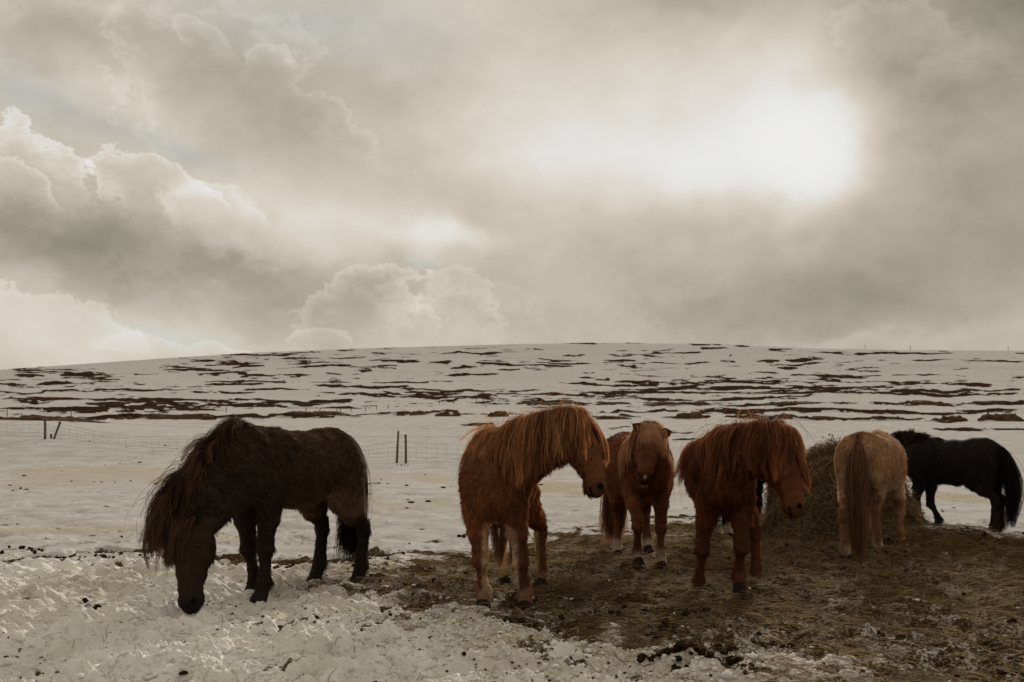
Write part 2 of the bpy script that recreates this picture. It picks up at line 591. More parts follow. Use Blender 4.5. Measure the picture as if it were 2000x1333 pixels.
def paint_streaks(px, py, X, Y):
    """coverage of brown vegetation at terrain points (px, py = bearing and height angle of the point from the survey spot)"""
    jx = px + fbm2(X * 0.02, Y * 0.008, 4, 77) * 40
    dist = np.sqrt(X * X + Y * Y)
    sc_ = np.maximum(dist, 60) / 100
    jy = py + fbm2(px * 0.02, Y * 0.02 + 9, 4, 78) * 6
    nz = fbm2(px * 0.022, py * 0.36, 5, 79, 0.66)
    best = np.full_like(px, -3.0)
    for x0, x1, yy, th in STREAKS:
        c, hl = (x0 + x1) / 2, (x1 - x0) / 2
        if x1 - x0 > 250: th = th * 1.4
        yj = jy - (px - c) * 0.0
        m = (np.abs(jy - yy) < th * 1.6 + 3) & (np.abs(jx - c) < hl * 1.25 + 12)
        if not m.any(): continue
        v = 1.15 - np.maximum(((jx[m] - c) / (hl + 5)) ** 4, 0) - (np.abs(jy[m] - yy) / (th * 0.42 + 0.45)) ** 2
        best[m] = np.maximum(best[m], v)
    veg = sstep(0.10, 0.65, best + nz * 1.7)
    sp = sstep(0.40, 0.60, nz + fbm2(px * 0.012, py * 0.05, 3, 81) * 0.8) * sstep(806, 790, py) * sstep(672, 684, py)
    return np.maximum(veg, sp * 0.8)


# azimuth / range grid: fine inside the view, coarse round the back
HALF = 34.0
az_in = np.linspace(-HALF, HALF, 730)
az_l = np.linspace(-180, -HALF - 3, 40)
az_r = np.linspace(HALF + 3, 180, 40)[:-1]
AZ = np.radians(np.concatenate([az_l, az_in, az_r]))
rr_ = [0.4, 1, 2, 3, 4]
r_ = 4.6
while r_ < 12.5: rr_.append(r_); r_ *= 1.0022
while r_ < 60: rr_.append(r_); r_ *= 1.007
while r_ < 760: rr_.append(r_); r_ *= 1.0062
while r_ < 3400: rr_.append(r_); r_ *= 1.12
RG = np.array(rr_)
aa, rg = np.meshgrid(AZ, RG)
# rows are at equal depth inside the view, circles behind
cosl = np.where(np.abs(aa) < R(50), np.cos(aa), math.cos(R(50)))
rho = rg / np.where(np.abs(aa) < R(50), cosl, cosl)
GX, GY = rho * np.sin(aa), rho * np.cos(aa)
BZ = base_z(GX, GY)
pxv = 1000 + GX / np.maximum(GY, 0.1) * F
_cp, _sp = math.cos(PITCH), math.sin(PITCH)


def proj(x, y, z):
    dz = z - CAMH
    f = y * _cp + dz * _sp
    return 1000 + F * x / f, 666.5 - F * (dz * _cp - y * _sp) / f


in_view = (GY > 0.5) & (np.abs(aa) < R(36))
_px, _py = proj(GX, np.maximum(GY, .3), BZ)
mud = np.zeros_like(GX)
sdm = np.zeros_like(GX)
near = rg < 24
mud[near], sdm[near] = mud_mask(GX[near], GY[near])
veg = np.zeros_like(GX)
far = (rg > 42) & in_view
veg[far] = paint_streaks(_px[far], _py[far], GX[far], GY[far])
other = (rg > 42) & ~in_view
veg[other] = sstep(0.16, 0.34, fbm2(GX[other] * .012, GY[other] * .06, 5, 55, 0.6)) * sstep(75, 100, np.hypot(GX[other], GY[other]))

DIP = lambda x, y: -0.0 * x


_hr = np.random.default_rng(4)
PRINTS = []
for _s in range(11):                      # trails of hoof prints through the snow
    _x, _y, _a = _hr.uniform(-5.0, 1.5), _hr.uniform(6.5, 15.0), _hr.uniform(-3.1, 3.1)
    for _k in range(11):
        _a += _hr.normal(0, .16)
        _x += math.cos(_a) * .38
        _y += math.sin(_a) * .38
        PRINTS.append((_x + _hr.normal(0, .08), _y + _hr.normal(0, .08), .055 + .02 * _hr.random()))


def hoof_prints(x, y):
    out = np.zeros(np.shape(x))
    m = (y > 5.5) & (y < 19) & (np.abs(x) < 8)
    xs, ys = x[m], y[m]
    acc = np.zeros(xs.shape)
    for px_, py_, r_p in PRINTS:
        k = np.where((np.abs(xs - px_) < .22) & (np.abs(ys - py_) < .22))[0]
        d = np.hypot(xs[k] - px_, ys[k] - py_) / r_p
        acc[k] += -.045 * sstep(1.25, .75, d) + .012 * np.exp(-((d - 1.45) / .3) ** 2)
    out[m] = acc
    return out


def near_height(x, y, mud_, sd):
    churn = (1 - sstep(10.0, 11.4, y + fbm2(x * .7, y * .7, 3, 3) * 1.2)) * sstep(0.2, 2.0, y)
    soft_ = fbm2(x * 1.1, y * 1.1, 3, 11) * 0.075
    bil = np.abs(fbm2(x * 2.9, y * 3.4, 2, 12)) * 0.17 + np.abs(fbm2(x * 7.0, y * 8.0, 2, 14)) * 0.075
    lump = sstep(.05, .42, fbm2(x * 6.0, y * 7.0, 3, 18)) * 0.040 + sstep(.12, .4, fbm2(x * 13.0, y * 15.0, 2, 19)) * 0.022
    rough = fbm2(x * 22, y * 22, 2, 15) * 0.012 + np.abs(fbm2(x * 16, y * 18, 2, 16)) * .034 * sstep(-.15, .2, fbm2(x * 1.9, y * 1.9, 2, 17))
    snow_c = soft_ + bil - .05 + lump * sstep(8.6, 6.6, y) + rough
    snow_c = snow_c * (1 - .75 * sstep(-.01, .07, sd))
    edge_heap = np.exp(-((sd + 0.035) / 0.035) ** 2) * sstep(7.6, 6.2, y) * (0.035 + 0.10 * np.maximum(fbm2(x * 3.2, y * 3.2, 3, 22), 0))
    mudh = fbm2(x * 1.6, y * 1.6, 3, 51) * 0.07 + np.abs(fbm2(x * 4.2, y * 4.2, 4, 52)) * 0.13 + fbm2(x * 20, y * 20, 2, 53) * 0.030 - 0.05
    far_s = np.abs(fbm2(x * 1.4, y * 1.0, 4, 61)) * 0.075 - 0.02 + fbm2(x * 4.2, y * 3.2, 3, 62) * 0.022
    far_s = far_s * (1 - 0.85 * sstep(18, 40, y))
    zz = far_s + (snow_c - far_s) * churn + hoof_prints(x, y)
    zz = zz + (mudh - zz) * mud_
    for bx, by, br, bh in ((5.62, 12.25, .50, .15), (6.25, 11.9, .5, .10), (5.0, 11.7, .4, .08), (2.55, 12.9, .28, .12), (5.3, 12.9, .5, .16), (4.4, 12.3, .7, .10)):
        zz = zz + bh * np.exp(-((x - bx) ** 2 + (y - by) ** 2) / br ** 2)
    return zz + edge_heap


def far_height(x, y, vg):
    hum = (np.maximum(fbm2(x * .25, y * .12, 4, 70), 0) * 0.5 + .06) * vg * sstep(70, 95, y)
    roll = fbm2(x * .012, y * .012, 3, 71) * 1.6 * sstep(110, 300, y) + fbm2(x * .05, y * .05, 3, 72) * .45 * sstep(40, 90, y)
    return hum + roll * (1 - 0.75 * sstep(500, 680, y))


def ground_z(x, y):
    x, y = np.asarray(x, float), np.asarray(y, float)
    md, sd = mud_mask(x, y)
    return base_z(x, y) + near_height(x, y, md, sd)


GZ = BZ.copy()
nz_ = rg < 60
GZ[nz_] += near_height(GX[nz_], GY[nz_], mud[nz_], sdm[nz_])
fz_ = (rg > 40)
GZ[fz_] += far_height(GX[fz_], GY[fz_], veg[fz_]) * sstep(40, 60, rg[fz_])
# brownish stained snow
stain = sstep(-.05, .30, fbm2(GX * .35, GY * .22, 4, 90)) * np.exp(-((_py - 958) / 32.0) ** 2) * sstep(560, 760, _px) * 1.25
stain = np.maximum(stain, sstep(.10, .40, fbm2(GX * .22, GY * .16, 4, 98)) * sstep(11, 14, GY) * sstep(60, 40, GY) * .6)
stain = np.maximum(stain, np.exp(-((_py - 940) / 5.0) ** 2) * sstep(620, 520, _px) * sstep(-.1, .35, fbm2(GX * 1.2, GY * .4, 4, 91)))
stain = np.maximum(stain, sstep(.1, .5, fbm2(GX * 1.3, GY * 1.3, 4, 92) + .25 * sstep(-.25, 0.0, sdm)) * (rg < 11.5) * sstep(-.30, -.02, sdm + .0) * .8)
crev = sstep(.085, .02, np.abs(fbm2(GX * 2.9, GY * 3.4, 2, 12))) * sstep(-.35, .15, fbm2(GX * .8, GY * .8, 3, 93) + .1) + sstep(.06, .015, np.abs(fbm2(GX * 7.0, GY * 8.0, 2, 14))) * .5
stain = np.maximum(stain, sstep(-.05, .30, fbm2(GX * .9, GY * .9, 4, 97)) * sstep(11.3, 10.6, GY) * sstep(5.8, 8.2, GY) * .5)
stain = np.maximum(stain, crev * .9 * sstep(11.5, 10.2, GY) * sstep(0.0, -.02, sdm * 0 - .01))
stain = np.where(in_view, stain, 0)

nr, na = GX.shape
idx = np.arange(nr * na).reshape(nr, na)


def grid_faces(r0, r1):
    a = idx[r0:r1, :]
    b = np.roll(a, -1, axis=1)
    q4 = np.stack([a[:-1], b[:-1], b[1:], a[1:]], -1)
    return q4.reshape(-1, 4)[:, ::-1]


def mat_ground():
    m, t = new_mat('snow_and_soil')
    tcn = N(t, 'ShaderNodeTexCoord').outputs['Object']
    nb = t_noise(t, 5.0, 8, 0.62, tcn)
    nf = t_noise(t, 38.0, 6, 0.65, tcn)
    nm = t_noise(t, 1.1, 6, 0.6, tcn)
    ns = t_noise(t, 0.5, 10, 0.62, tcn)
    snow = t_ramp(t, nm, [(0.30, (.43, .41, .385)), (0.62, (.58, .57, .555))])
    dirty = t_ramp(t, nf, [(0.35, (.24, .17, .10)), (0.62, (.66, .59, .49))])
    backlit_tone = t_attr(t, 'backlit_tone')
    snow = t_mix(t, backlit_tone, snow, t_ramp(t, nm, [(0.30, (.76, .715, .65)), (0.62, (.90, .875, .835))]))  # paler near snow: backlight put into the colour
    st = t_attr(t, 'stain')
    snow = t_mix(t, t_math(t, 'MULTIPLY', st, t_math(t, 'ADD', t_math(t, 'MULTIPLY', t_math(t, 'SUBTRACT', nb, .5), 2.4), 0.85), clamp=True), snow, dirty)
    # little crumbs of dirt on the snow
    vor = N(t, 'ShaderNodeTexVoronoi')
    vor.inputs['Scale'].default_value = 9
    t.links.new(tcn, vor.inputs['Vector'])
    soil = t_ramp(t, nf, [(0.30, (.016, .009, .004)), (0.52, (.078, .048, .020)), (.70, (.21, .14, .068))])
    haycol = t_ramp(t, nb, [(0.35, (.034, .020, .009)), (0.65, (.16, .105, .050))])
    soil = t_mix(t, 0.55, soil, haycol)
    frost = t_ramp(t, t_math(t, 'ADD', t_math(t, 'MULTIPLY', nf, .55), t_math(t, 'MULTIPLY', nb, .5)), [(0.53, (0, 0, 0)), (0.58, (1, 1, 1))])
    fr = t_attr(t, 'frost')
    soil = t_mix(t, t_math(t, 'MULTIPLY', frost, fr), soil, (.60, .57, .52))
    mu = t_attr(t, 'mud')
    mfac = t_ramp(t, t_math(t, 'ADD', mu, t_math(t, 'MULTIPLY', t_math(t, 'SUBTRACT', nf, .5), 1.5)), [(0.40, (0, 0, 0)), (0.56, (1, 1, 1))])
    col = t_mix(t, mfac, snow, soil)
    vg = t_attr(t, 'veg')
    turf = t_ramp(t, ns, [(0.35, (.018, .010, .006)), (0.6, (.055, .031, .018)), (.75, (.11, .07, .045))])
    vfac = t_ramp(t, t_math(t, 'ADD', vg, t_math(t, 'MULTIPLY', t_math(t, 'SUBTRACT', ns, .5), 1.6)), [(0.30, (0, 0, 0)), (0.66, (1, 1, 1))])
    col = t_mix(t, vfac, col, turf)
    nff = t_noise(t, 110.0, 4, 0.65, tcn)
    bumpv = t_math(t, 'ADD', t_math(t, 'ADD', t_math(t, 'MULTIPLY', nb, 0.9), t_math(t, 'MULTIPLY', nf, 0.55)), t_math(t, 'MULTIPLY', nff, 0.18))
    b = N(t, 'ShaderNodeBump')
    b.inputs['Distance'].default_value = 0.032
    t.links.new(bumpv, b.inputs['Height'])
    df = N(t, 'ShaderNodeBsdfDiffuse')
    t.links.new(col, df.inputs['Color'])
    t.links.new(b.outputs[0], df.inputs['Normal'])
    o = N(t, 'ShaderNodeOutputMaterial')
    t.links.new(df.outputs[0], o.inputs[0])
    return m


M_ground = mat_ground()
# frost: thin white remains scattered over the trodden area, more towards the viewer
frost_a = sstep(12.0, 6.0, GY) * 0.9 + 0.1
frost_a = np.where(in_view, frost_a, 0) * sstep(-.35, .35, fbm2(GX * .9, GY * .9, 3, 95))
backlit_tone_a = np.where(GY > -3, 1 - sstep(10.2, 11.6, GY + fbm2(GX * .7, GY * .7, 3, 3) * 1.2), 0)  # near snow painted brighter, imitating sun scattered through the lumps
allv = np.stack([GX, GY, GZ], -1).reshape(-1, 3)
cut = int(np.searchsorted(RG, 75))


def ground_part(name, r0, r1):
    s0, s1 = r0 * na, r1 * na
    f = grid_faces(r0, r1) - s0
    at_ = dict(mud=mud.ravel()[s0:s1], veg=veg.ravel()[s0:s1], stain=stain.ravel()[s0:s1], frost=frost_a.ravel()[s0:s1], backlit_tone=backlit_tone_a.ravel()[s0:s1])
    return tag(mesh_obj(name, allv[s0:s1], f, M_ground, attrs=at_), kind='structure')


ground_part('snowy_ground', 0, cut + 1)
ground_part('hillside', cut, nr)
# close the small hole under the viewer
n0 = na
mesh_obj_v = np.concatenate([allv[:na], [[0, 0, float(GZ[0].mean())]]])
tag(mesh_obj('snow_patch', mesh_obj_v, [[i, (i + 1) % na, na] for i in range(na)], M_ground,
             attrs=dict(mud=np.zeros(na + 1), veg=np.zeros(na + 1), stain=np.zeros(na + 1), frost=np.zeros(na + 1), backlit_tone=np.ones(na + 1))), kind='structure')

# ------------------------------------------------------------------ implicit body modelling
class Field:
    """signed distance on a grid, parts joined by a smooth union"""
    def __init__(s, lo, hi, h):
        s.lo, s.h = np.array(lo, float), h
        s.n = np.ceil((np.array(hi) - s.lo) / h).astype(int) + 1
        s.f = np.full(s.n, 0.4, np.float32)

    def _sub(s, lo, hi):
        a = np.clip(np.floor((lo - s.lo) / s.h).astype(int), 0, s.n)
        b = np.clip(np.ceil((hi - s.lo) / s.h).astype(int) + 1, 0, s.n)
        sl = tuple(slice(x, y) for x, y in zip(a, b))
        ax = [s.lo[i] + s.h * np.arange(a[i], b[i]) for i in range(3)]
        g = np.stack(np.meshgrid(*ax, indexing='ij'), -1).astype(np.float32)
        return sl, g

    def _join(s, sl, d, k, cut=False):
        o = s.f[sl]
        if cut:
            d = -d
            hh = np.maximum(k - np.abs(o - d), 0) / k
            s.f[sl] = np.maximum(o, d) + hh * hh * k * 0.25
        else:
            hh = np.maximum(k - np.abs(o - d), 0) / k
            s.f[sl] = np.minimum(o, d) - hh * hh * k * 0.25

    def tube(s, nodes, up, k=0.05, cap=0.8):
        """nodes: [(pos, half extent along up, half extent across)]"""
        pos = [np.array(p[0], float) for p in nodes]
        a = [p[1] for p in nodes]
        b = [p[2] for p in nodes]
        up = np.array(up, float)
        for i in range(len(nodes) - 1):
            p0, p1 = pos[i], pos[i + 1]
            rm = max(a[i], a[i + 1], b[i], b[i + 1]) + k + 0.02
            sl, g = s._sub(np.minimum(p0, p1) - rm, np.maximum(p0, p1) + rm)
            if g.size == 0: continue
            A = p1 - p0
            Ln = np.linalg.norm(A)
            A = A / Ln
            U = up - A * (up @ A)
            U /= np.linalg.norm(U)
            V = np.cross(A, U)
            rel = g - p0.astype(np.float32)
            t = np.clip((rel @ A.astype(np.float32)) / Ln, 0, 1)
            ea = a[i] + (a[i + 1] - a[i]) * t
            eb = b[i] + (b[i + 1] - b[i]) * t
            ec = np.minimum(ea, eb) * cap
            wq = rel @ A.astype(np.float32) - t * Ln
            uq = rel @ U.astype(np.float32)
            vq = rel @ V.astype(np.float32)
            k0 = np.sqrt((uq / ea) ** 2 + (vq / eb) ** 2 + (wq / ec) ** 2)
            k1 = np.sqrt((uq / ea ** 2) ** 2 + (vq / eb ** 2) ** 2 + (wq / ec ** 2) ** 2) + 1e-6
            s._join(sl, np.where(k0 < 0.05, -np.minimum(ea, eb), k0 * (k0 - 1) / k1), k)

    def blob(s, c, r, axes=None, k=0.04, cut=False):
        c, r = np.array(c, float), np.array(r, float)
        rm = r.max() + k + 0.02
        sl, g = s._sub(c - rm, c + rm)
        if g.size == 0: return
        rel = g - c.astype(np.float32)
        if axes is not None: rel = rel @ np.array(axes, np.float32).T
        k0 = np.sqrt(((rel / r) ** 2).sum(-1))
        k1 = np.sqrt(((rel / r ** 2) ** 2).sum(-1)) + 1e-6
        s._join(sl, np.where(k0 < 0.05, -r.min(), k0 * (k0 - 1) / k1), k, cut)

    def sample(s, p):
        q_ = (p - s.lo) / s.h
        q_ = np.clip(q_, 0, s.n - 1.001)
        i = q_.astype(int)
        f = (q_ - i)
        r = 0
        for dx in (0, 1):
            for dy in (0, 1):
                for dz in (0, 1):
                    wgt = (f[:, 0] if dx else 1 - f[:, 0]) * (f[:, 1] if dy else 1 - f[:, 1]) * (f[:, 2] if dz else 1 - f[:, 2])
                    r = r + wgt * s.f[i[:, 0] + dx, i[:, 1] + dy, i[:, 2] + dz]
        return r

    def grad(s, p):
        e = s.h
        g = np.stack([s.sample(p + np.eye(3)[i] * e) - s.sample(p - np.eye(3)[i] * e) for i in range(3)], -1)
        return g / (np.linalg.norm(g, axis=1, keepdims=True) + 1e-9)

    def surface(s):
        """surface nets -> verts, quads"""
        f = s.f
        S = f < 0
        n = np.array(f.shape) - 1
        cnt = np.zeros(n, np.int8)
        for d in np.ndindex(2, 2, 2):
            cnt += S[d[0]:d[0] + n[0], d[1]:d[1] + n[1], d[2]:d[2] + n[2]]
        act = (cnt > 0) & (cnt < 8)
        ci = np.argwhere(act)
        idm = np.full(n, -1, np.int64)
        idm[act] = np.arange(len(ci))
        acc = np.zeros((len(ci), 3))
        num = np.zeros(len(ci))
        cr = list(np.ndindex(2, 2, 2))
        for a_ in cr:
            for ax in range(3):
                if a_[ax] == 1: continue
                b_ = list(a_)
                b_[ax] = 1
                fa = f[ci[:, 0] + a_[0], ci[:, 1] + a_[1], ci[:, 2] + a_[2]]
                fb = f[ci[:, 0] + b_[0], ci[:, 1] + b_[1], ci[:, 2] + b_[2]]
                m = (fa < 0) != (fb < 0)
                t = np.where(m, fa / np.where(m, fa - fb, 1), 0)
                pt = np.tile(np.array(a_, float), (len(ci), 1))
                pt[:, ax] += t
                acc[m] += pt[m]
                num[m] += 1
        v = s.lo + s.h * (ci + acc / num[:, None])
        quads = []
        for ax in range(3):
            o1, o2 = (ax + 1) % 3, (ax + 2) % 3
            sl0 = [slice(None)] * 3
            sl1 = [slice(None)] * 3
            sl0[ax] = slice(0, -1)
            sl1[ax] = slice(1, None)
            A, B = S[tuple(sl0)], S[tuple(sl1)]
            e = np.argwhere(A != B)
            inside = A[tuple(e.T)]
            ok = (e[:, o1] > 0) & (e[:, o2] > 0) & (e[:, o1] < n[o1]) & (e[:, o2] < n[o2])
            e, inside = e[ok], inside[ok]
            c = []
            for (u_, v_) in ((0, 0), (1, 0), (1, 1), (0, 1)):
                x = e.copy()
                x[:, o1] -= u_
                x[:, o2] -= v_
                c.append(idm[tuple(x.T)])
            qd = np.stack(c, -1)
            qd[~inside] = qd[~inside][:, ::-1]
            quads.append(qd)
        return v, np.concatenate(quads)


def unit(v):
    v = np.asarray(v, float)
    return v / (np.linalg.norm(v, axis=-1, keepdims=True) + 1e-12)


def ik2(a, b, l1, l2, bend):
    """middle joint between a and b, bent towards `bend`"""
    a, b = np.array(a, float), np.array(b, float)
    d = b - a
    L_ = np.linalg.norm(d)
    ax = d / L_
    Lc = min(L_, (l1 + l2) * 0.999)
    x = (l1 * l1 - l2 * l2 + Lc * Lc) / (2 * Lc)
    h = math.sqrt(max(l1 * l1 - x * x, 1e-6))
    bd = np.array(bend, float)
    bd = unit(bd - ax * (bd @ ax))
    return a + ax * x * (L_ / Lc if L_ > Lc else 1) + bd * h


def spline(P, n):
    """Catmull-Rom through points"""
    P = np.array(P, float)
    Q = np.vstack([2 * P[0] - P[1], P, 2 * P[-1] - P[-2]])
    out = []
    for t in np.linspace(0, len(P) - 1 - 1e-6, n):
        i = int(t)
        f = t - i
        a, b, c, d = Q[i], Q[i + 1], Q[i + 2], Q[i + 3]
        out.append(0.5 * ((2 * b) + (c - a) * f + (2 * a - 5 * b + 4 * c - d) * f * f + (3 * b - a - 3 * c + d) * f ** 3))
    return np.array(out)


def grow(field, roots, d0, length, k, gravity=0.35, clump=None, curl=0.12, seed=0, eps=0.006, g_end=None, wind=None, sway=None, lift=None):
    """strands falling under gravity over the body; returns (n, k, 3)"""
    n = len(roots)
    pts = np.zeros((n, k, 3))
    pts[:, 0] = roots
    d = unit(d0)
    step = (length / (k - 1))[:, None]
    G = np.array([0, 0, -1.0]) if g_end is None else np.array(g_end)
    phase = np.random.default_rng(seed).random((n, 3)) * 6.28
    for j in range(1, k):
        t = j / (k - 1)
        d = unit(d * (1 - gravity) + G * gravity + (0 if wind is None else np.asarray(wind) * t))
        if sway is not None: d = unit(d + sway * math.sin(t * 5.0 + 0.6) * .22)
        wob = curl * np.sin(phase + t * 7.0 + pts[:, j - 1] * 9)
        p = pts[:, j - 1] + unit(d + wob) * step
        if clump is not None and j > 1:
            cp = clump[:, j - 1] if False else None
        if field is not None:
            sd = field.sample(p)
            ep = eps if lift is None else eps + lift * min(1, t * 2)
            m = sd < ep
            if m.any():
                gn = field.grad(p[m])
                p[m] += gn * ((ep if np.isscalar(ep) else ep[m]) - sd[m])[:, None]
                dn = unit(p[m] - pts[m, j - 1])
                d[m] = unit(d[m] * 0.4 + dn * 0.6)
        pts[:, j] = p
    return pts


def clumped(pts, ids, amount=0.6, power=1.3):
    """pull strands towards the leading strand of their lock"""
    n, k, _ = pts.shape
    order = np.argsort(ids, kind='stable')
    first = np.full(ids.max() + 1, -1)
    first[ids[order][::-1]] = order[::-1]
    lead = pts[first[ids]]
    t = (np.linspace(0, 1, k) ** power)[None, :, None] * amount
    return pts * (1 - t) + lead * t


def tapered(r0, k, tip=0.25):
    t = np.linspace(0, 1, k)
    return r0 * (1 - (1 - tip) * t ** 1.6)


def frustum(name, c, fwd, r_top, r_bot, h, parent, mat, seg=14):
    fwd = unit(fwd)
    side = np.cross([0, 0, 1], fwd)
    vs, fs = [], []
    for lv, (z, r, push) in enumerate([(h, r_top * .9, -0.012), (h * .92, r_top, -.010), (h * .5, (r_top + r_bot) / 2 * 1.02, 0.004), (0.012, r_bot, .016), (0, r_bot * .94, .014)]):
        for i in range(seg):
            a = 2 * math.pi * i / seg
            ca, sa = math.cos(a), math.sin(a)
            ex = 1.12 if ca > 0 else 0.92
            vs.append(np.array(c) + fwd * (r * ca * ex + push) + side * (r * sa * 0.95) + np.array([0, 0, z + (0.008 * ca if lv < 2 else 0)]))
    for l in range(4):
        for i in range(seg):
            a, b = l * seg + i, l * seg + (i + 1) % seg
            fs.append([a, a + seg, b + seg, b])
    fs.append(list(range(seg)))
    fs.append(list(range(4 * seg, 5 * seg))[::-1])
    return mesh_obj(name, vs, fs, mat, parent)


def ear_mesh(base, axis, front, L_, wd, parent, col):
    """a cupped, pointed ear; front = direction the opening faces"""
    axis = unit(axis)
    front = unit(np.asarray(front) - axis * (np.asarray(front) @ axis))
    side = np.cross(axis, front)
    vs, nr_, nc = [], 10, 9
    for sh, off in ((1.0, 0.0), (0.80, 0.006)):
        for i in range(nr_):
            t = i / (nr_ - 1)
            wdt = wd * (math.sin(min(1, t * 1.05 + .22) * math.pi) ** 0.75) * (1 - t ** 3) + .002
            for j in range(nc):
                a = (j / (nc - 1) - 0.5) * R(230 - 90 * t)
                r = wdt * sh
                vs.append(np.array(base) + axis * (L_ * t * (1 if sh == 1 else .97)) + side * (math.sin(a) * r) - front * (math.cos(a) * r * .9 - wdt * .4) + axis * 0 + front * off - front * 0.012 * math.sin(t * 3))
    fs = []
    m = nr_ * nc
    for o in (0, m):
        for i in range(nr_ - 1):
            for j in range(nc - 1):
                a = o + i * nc + j
                f = [a, a + 1, a + nc + 1, a + nc]
                fs.append(f if o == 0 else f[::-1])
    for i in range(nr_ - 1):
        for j in (0, nc - 1):
            a = i * nc + j
            fs.append([a, a + nc, m + a + nc, m + a])
    return mesh_obj('ear', vs, fs, M_skin, parent, attrs=dict(tint=np.tile(np.array(col, np.float32), (len(vs), 1))))


def build_horse(S):
    """S: dictionary describing one horse (all positions in metres in the world, turned into the horse's own frame here)"""
    g = np.random.default_rng(S.get('seed', 1))
    x0, y0, th = S['x'], S['y'], S['heading']
    sc_ = S.get('scale', 1.0)
    z0 = S.get('z', 0.0)
    root = empty('horse', (x0, y0, z0), th, label=S['label'], cat='horse', group=S.get('group'))
    c, s_ = math.cos(-th), math.sin(-th)

    def loc(p):
        p = np.array(p, float) - np.array([x0, y0, z0])
        return np.array([p[0] * c - p[1] * s_, p[0] * s_ + p[1] * c, p[2]])

    def ldir(v):
        v = np.array(v, float)
        return np.array([v[0] * c - v[1] * s_, v[0] * s_ + v[1] * c, v[2]])
    h = S.get('voxel', 0.0108)
    neck = [loc(p) for p in S['neck']]                  # base, ..., poll
    H0 = neck[-1]
    HD = unit(loc(S['muzzle']) - H0)
    HL = S.get('head_len', 0.55) * sc_
    HN = ldir(S['face'])
    HN = unit(HN - HD * (HN @ HD))                      # direction the forehead faces
    HR = np.cross(HD, HN)
    muz = H0 + HD * HL
    allp = np.array(neck + [muz])
    lo = np.minimum([-0.95, -0.45, -0.06], allp.min(0) - 0.2)
    hi = np.maximum([0.9, 0.45, 1.5 * sc_], allp.max(0) + 0.2)
    fld = Field(lo, hi, h)
    m_ = sc_
    wd = S.get('wide', 1.0)
    T = [((.62, 0, .94), .19, .16), ((.45, 0, .985), .29, .215), ((.20, 0, .965), .30, .265), ((-.06, 0, .95), .30, .295), ((-.30, 0, .985), .275, .275), ((-.48, 0, 1.03), .25, .245), ((-.63, 0, 1.01), .185, .175)]
    bow = S.get('bow', 0.0)
    T = [((p[0] * m_, (p[1] + bow * (p[0] ** 2)) * m_, p[2] * m_), a * m_, b * m_ * wd) for p, a, b in T]
    fld.tube(T, (0, 0, 1), 0.06, cap=0.6)
    fld.tube([((.50 * m_, 0, 1.20 * m_), .10 * m_, .07 * m_), ((.22 * m_, 0, 1.18 * m_), .10 * m_, .07 * m_)], (0, 0, 1), .08)
    fld.tube([((-.34 * m_, 0, 1.17 * m_), .10 * m_, .10 * m_), ((-.55 * m_, 0, 1.15 * m_), .10 * m_, .09 * m_)], (0, 0, 1), .08)
    for sd in (1, -1):
        fld.blob((.44 * m_, sd * .14 * m_, .92 * m_), (.15 * m_, .11 * m_, .24 * m_), k=.06)
        fld.blob((-.50 * m_, sd * .13 * m_, .95 * m_), (.20 * m_, .14 * m_, .27 * m_), k=.06)
        fld.blob((.58 * m_, sd * .09 * m_, .88 * m_), (.10 * m_, .09 * m_, .13 * m_), k=.05)
    # neck
    ncurve = spline(neck, 9)
    NB = S.get('neck_r', (.27, .155, .135, .095))
    crest_dir = ldir(S['crest'])
    ns = []
    for i, p in enumerate(ncurve):
        t = i / 8
        ns.append((p, (NB[0] + (NB[2] - NB[0]) * t ** .8) * m_, (NB[1] + (NB[3] - NB[1]) * t ** .8) * m_))
    crest_pts, crest_up, crest_side = [], [], []
    ups = []
    for i in range(len(ns)):
        A = unit(ncurve[min(i + 1, 8)] - ncurve[max(i - 1, 0)])
        t = i / 8
        u_ = unit(np.array([0, 0, 1.0]) * (1 - t) * (1 if i < 4 else .4) + crest_dir * (0.25 + t))
        u_ = unit(u_ - A * (u_ @ A))
        ups.append(u_)
        crest_pts.append(ns[i][0] + u_ * ns[i][1] * .97)
        crest_up.append(u_)
        crest_side.append(np.cross(u_, A))
    for i in range(8):
        fld.tube([ns[i], ns[i + 1]], unit(ups[i] + ups[i + 1]), .05)
    # head
    hw = S.get('headw', 1.0)

    def hp(t, n=0.0, r=0.0):
        n, r = n * hw, r * hw
        return H0 + HD * (t * m_) + HN * (n * m_) + HR * (r * m_)
    k_ = HL / (.55 * m_)
    prof = [(.0, -.005, .10, .085), (.10, -.012, .125, .105), (.20, -.012, .125, .095), (.31, 0, .092, .070), (.41, .004, .072, .058), (.49, -.002, .066, .060), (.525, -.010, .050, .052)]
    fld.tube([(hp(t_ * k_, n_), a_ * m_ * hw, b_ * m_ * hw) for t_, n_, a_, b_ in prof], HN, .03, cap=.8)
    for sd in (1, -1):
        fld.blob(hp(.17 * k_, -.055, sd * .055), np.array([.10, .085, .045]) * m_, np.array([HD, HN, HR]), .035)       # jowl
        fld.blob(hp(.135 * k_, .055, sd * .075), np.array([.055, .022, .025]) * m_, np.array([HD, HN, HR]), .02)        # brow
        fld.blob(hp(.155 * k_, .048, sd * .104), np.array([.026, .018, .012]) * m_, np.array([HD, HN, HR]), .012, cut=True)
        fld.blob(hp(.485 * k_, .030, sd * .040), np.array([.040, .028, .022]) * m_, np.array([HD, HN, HR]), .02)        # nostril rim
        fld.blob(hp(.500 * k_, .032, sd * .056), np.array([.026, .017, .016]) * m_, np.array([HD, HN, HR]), .010, cut=True)
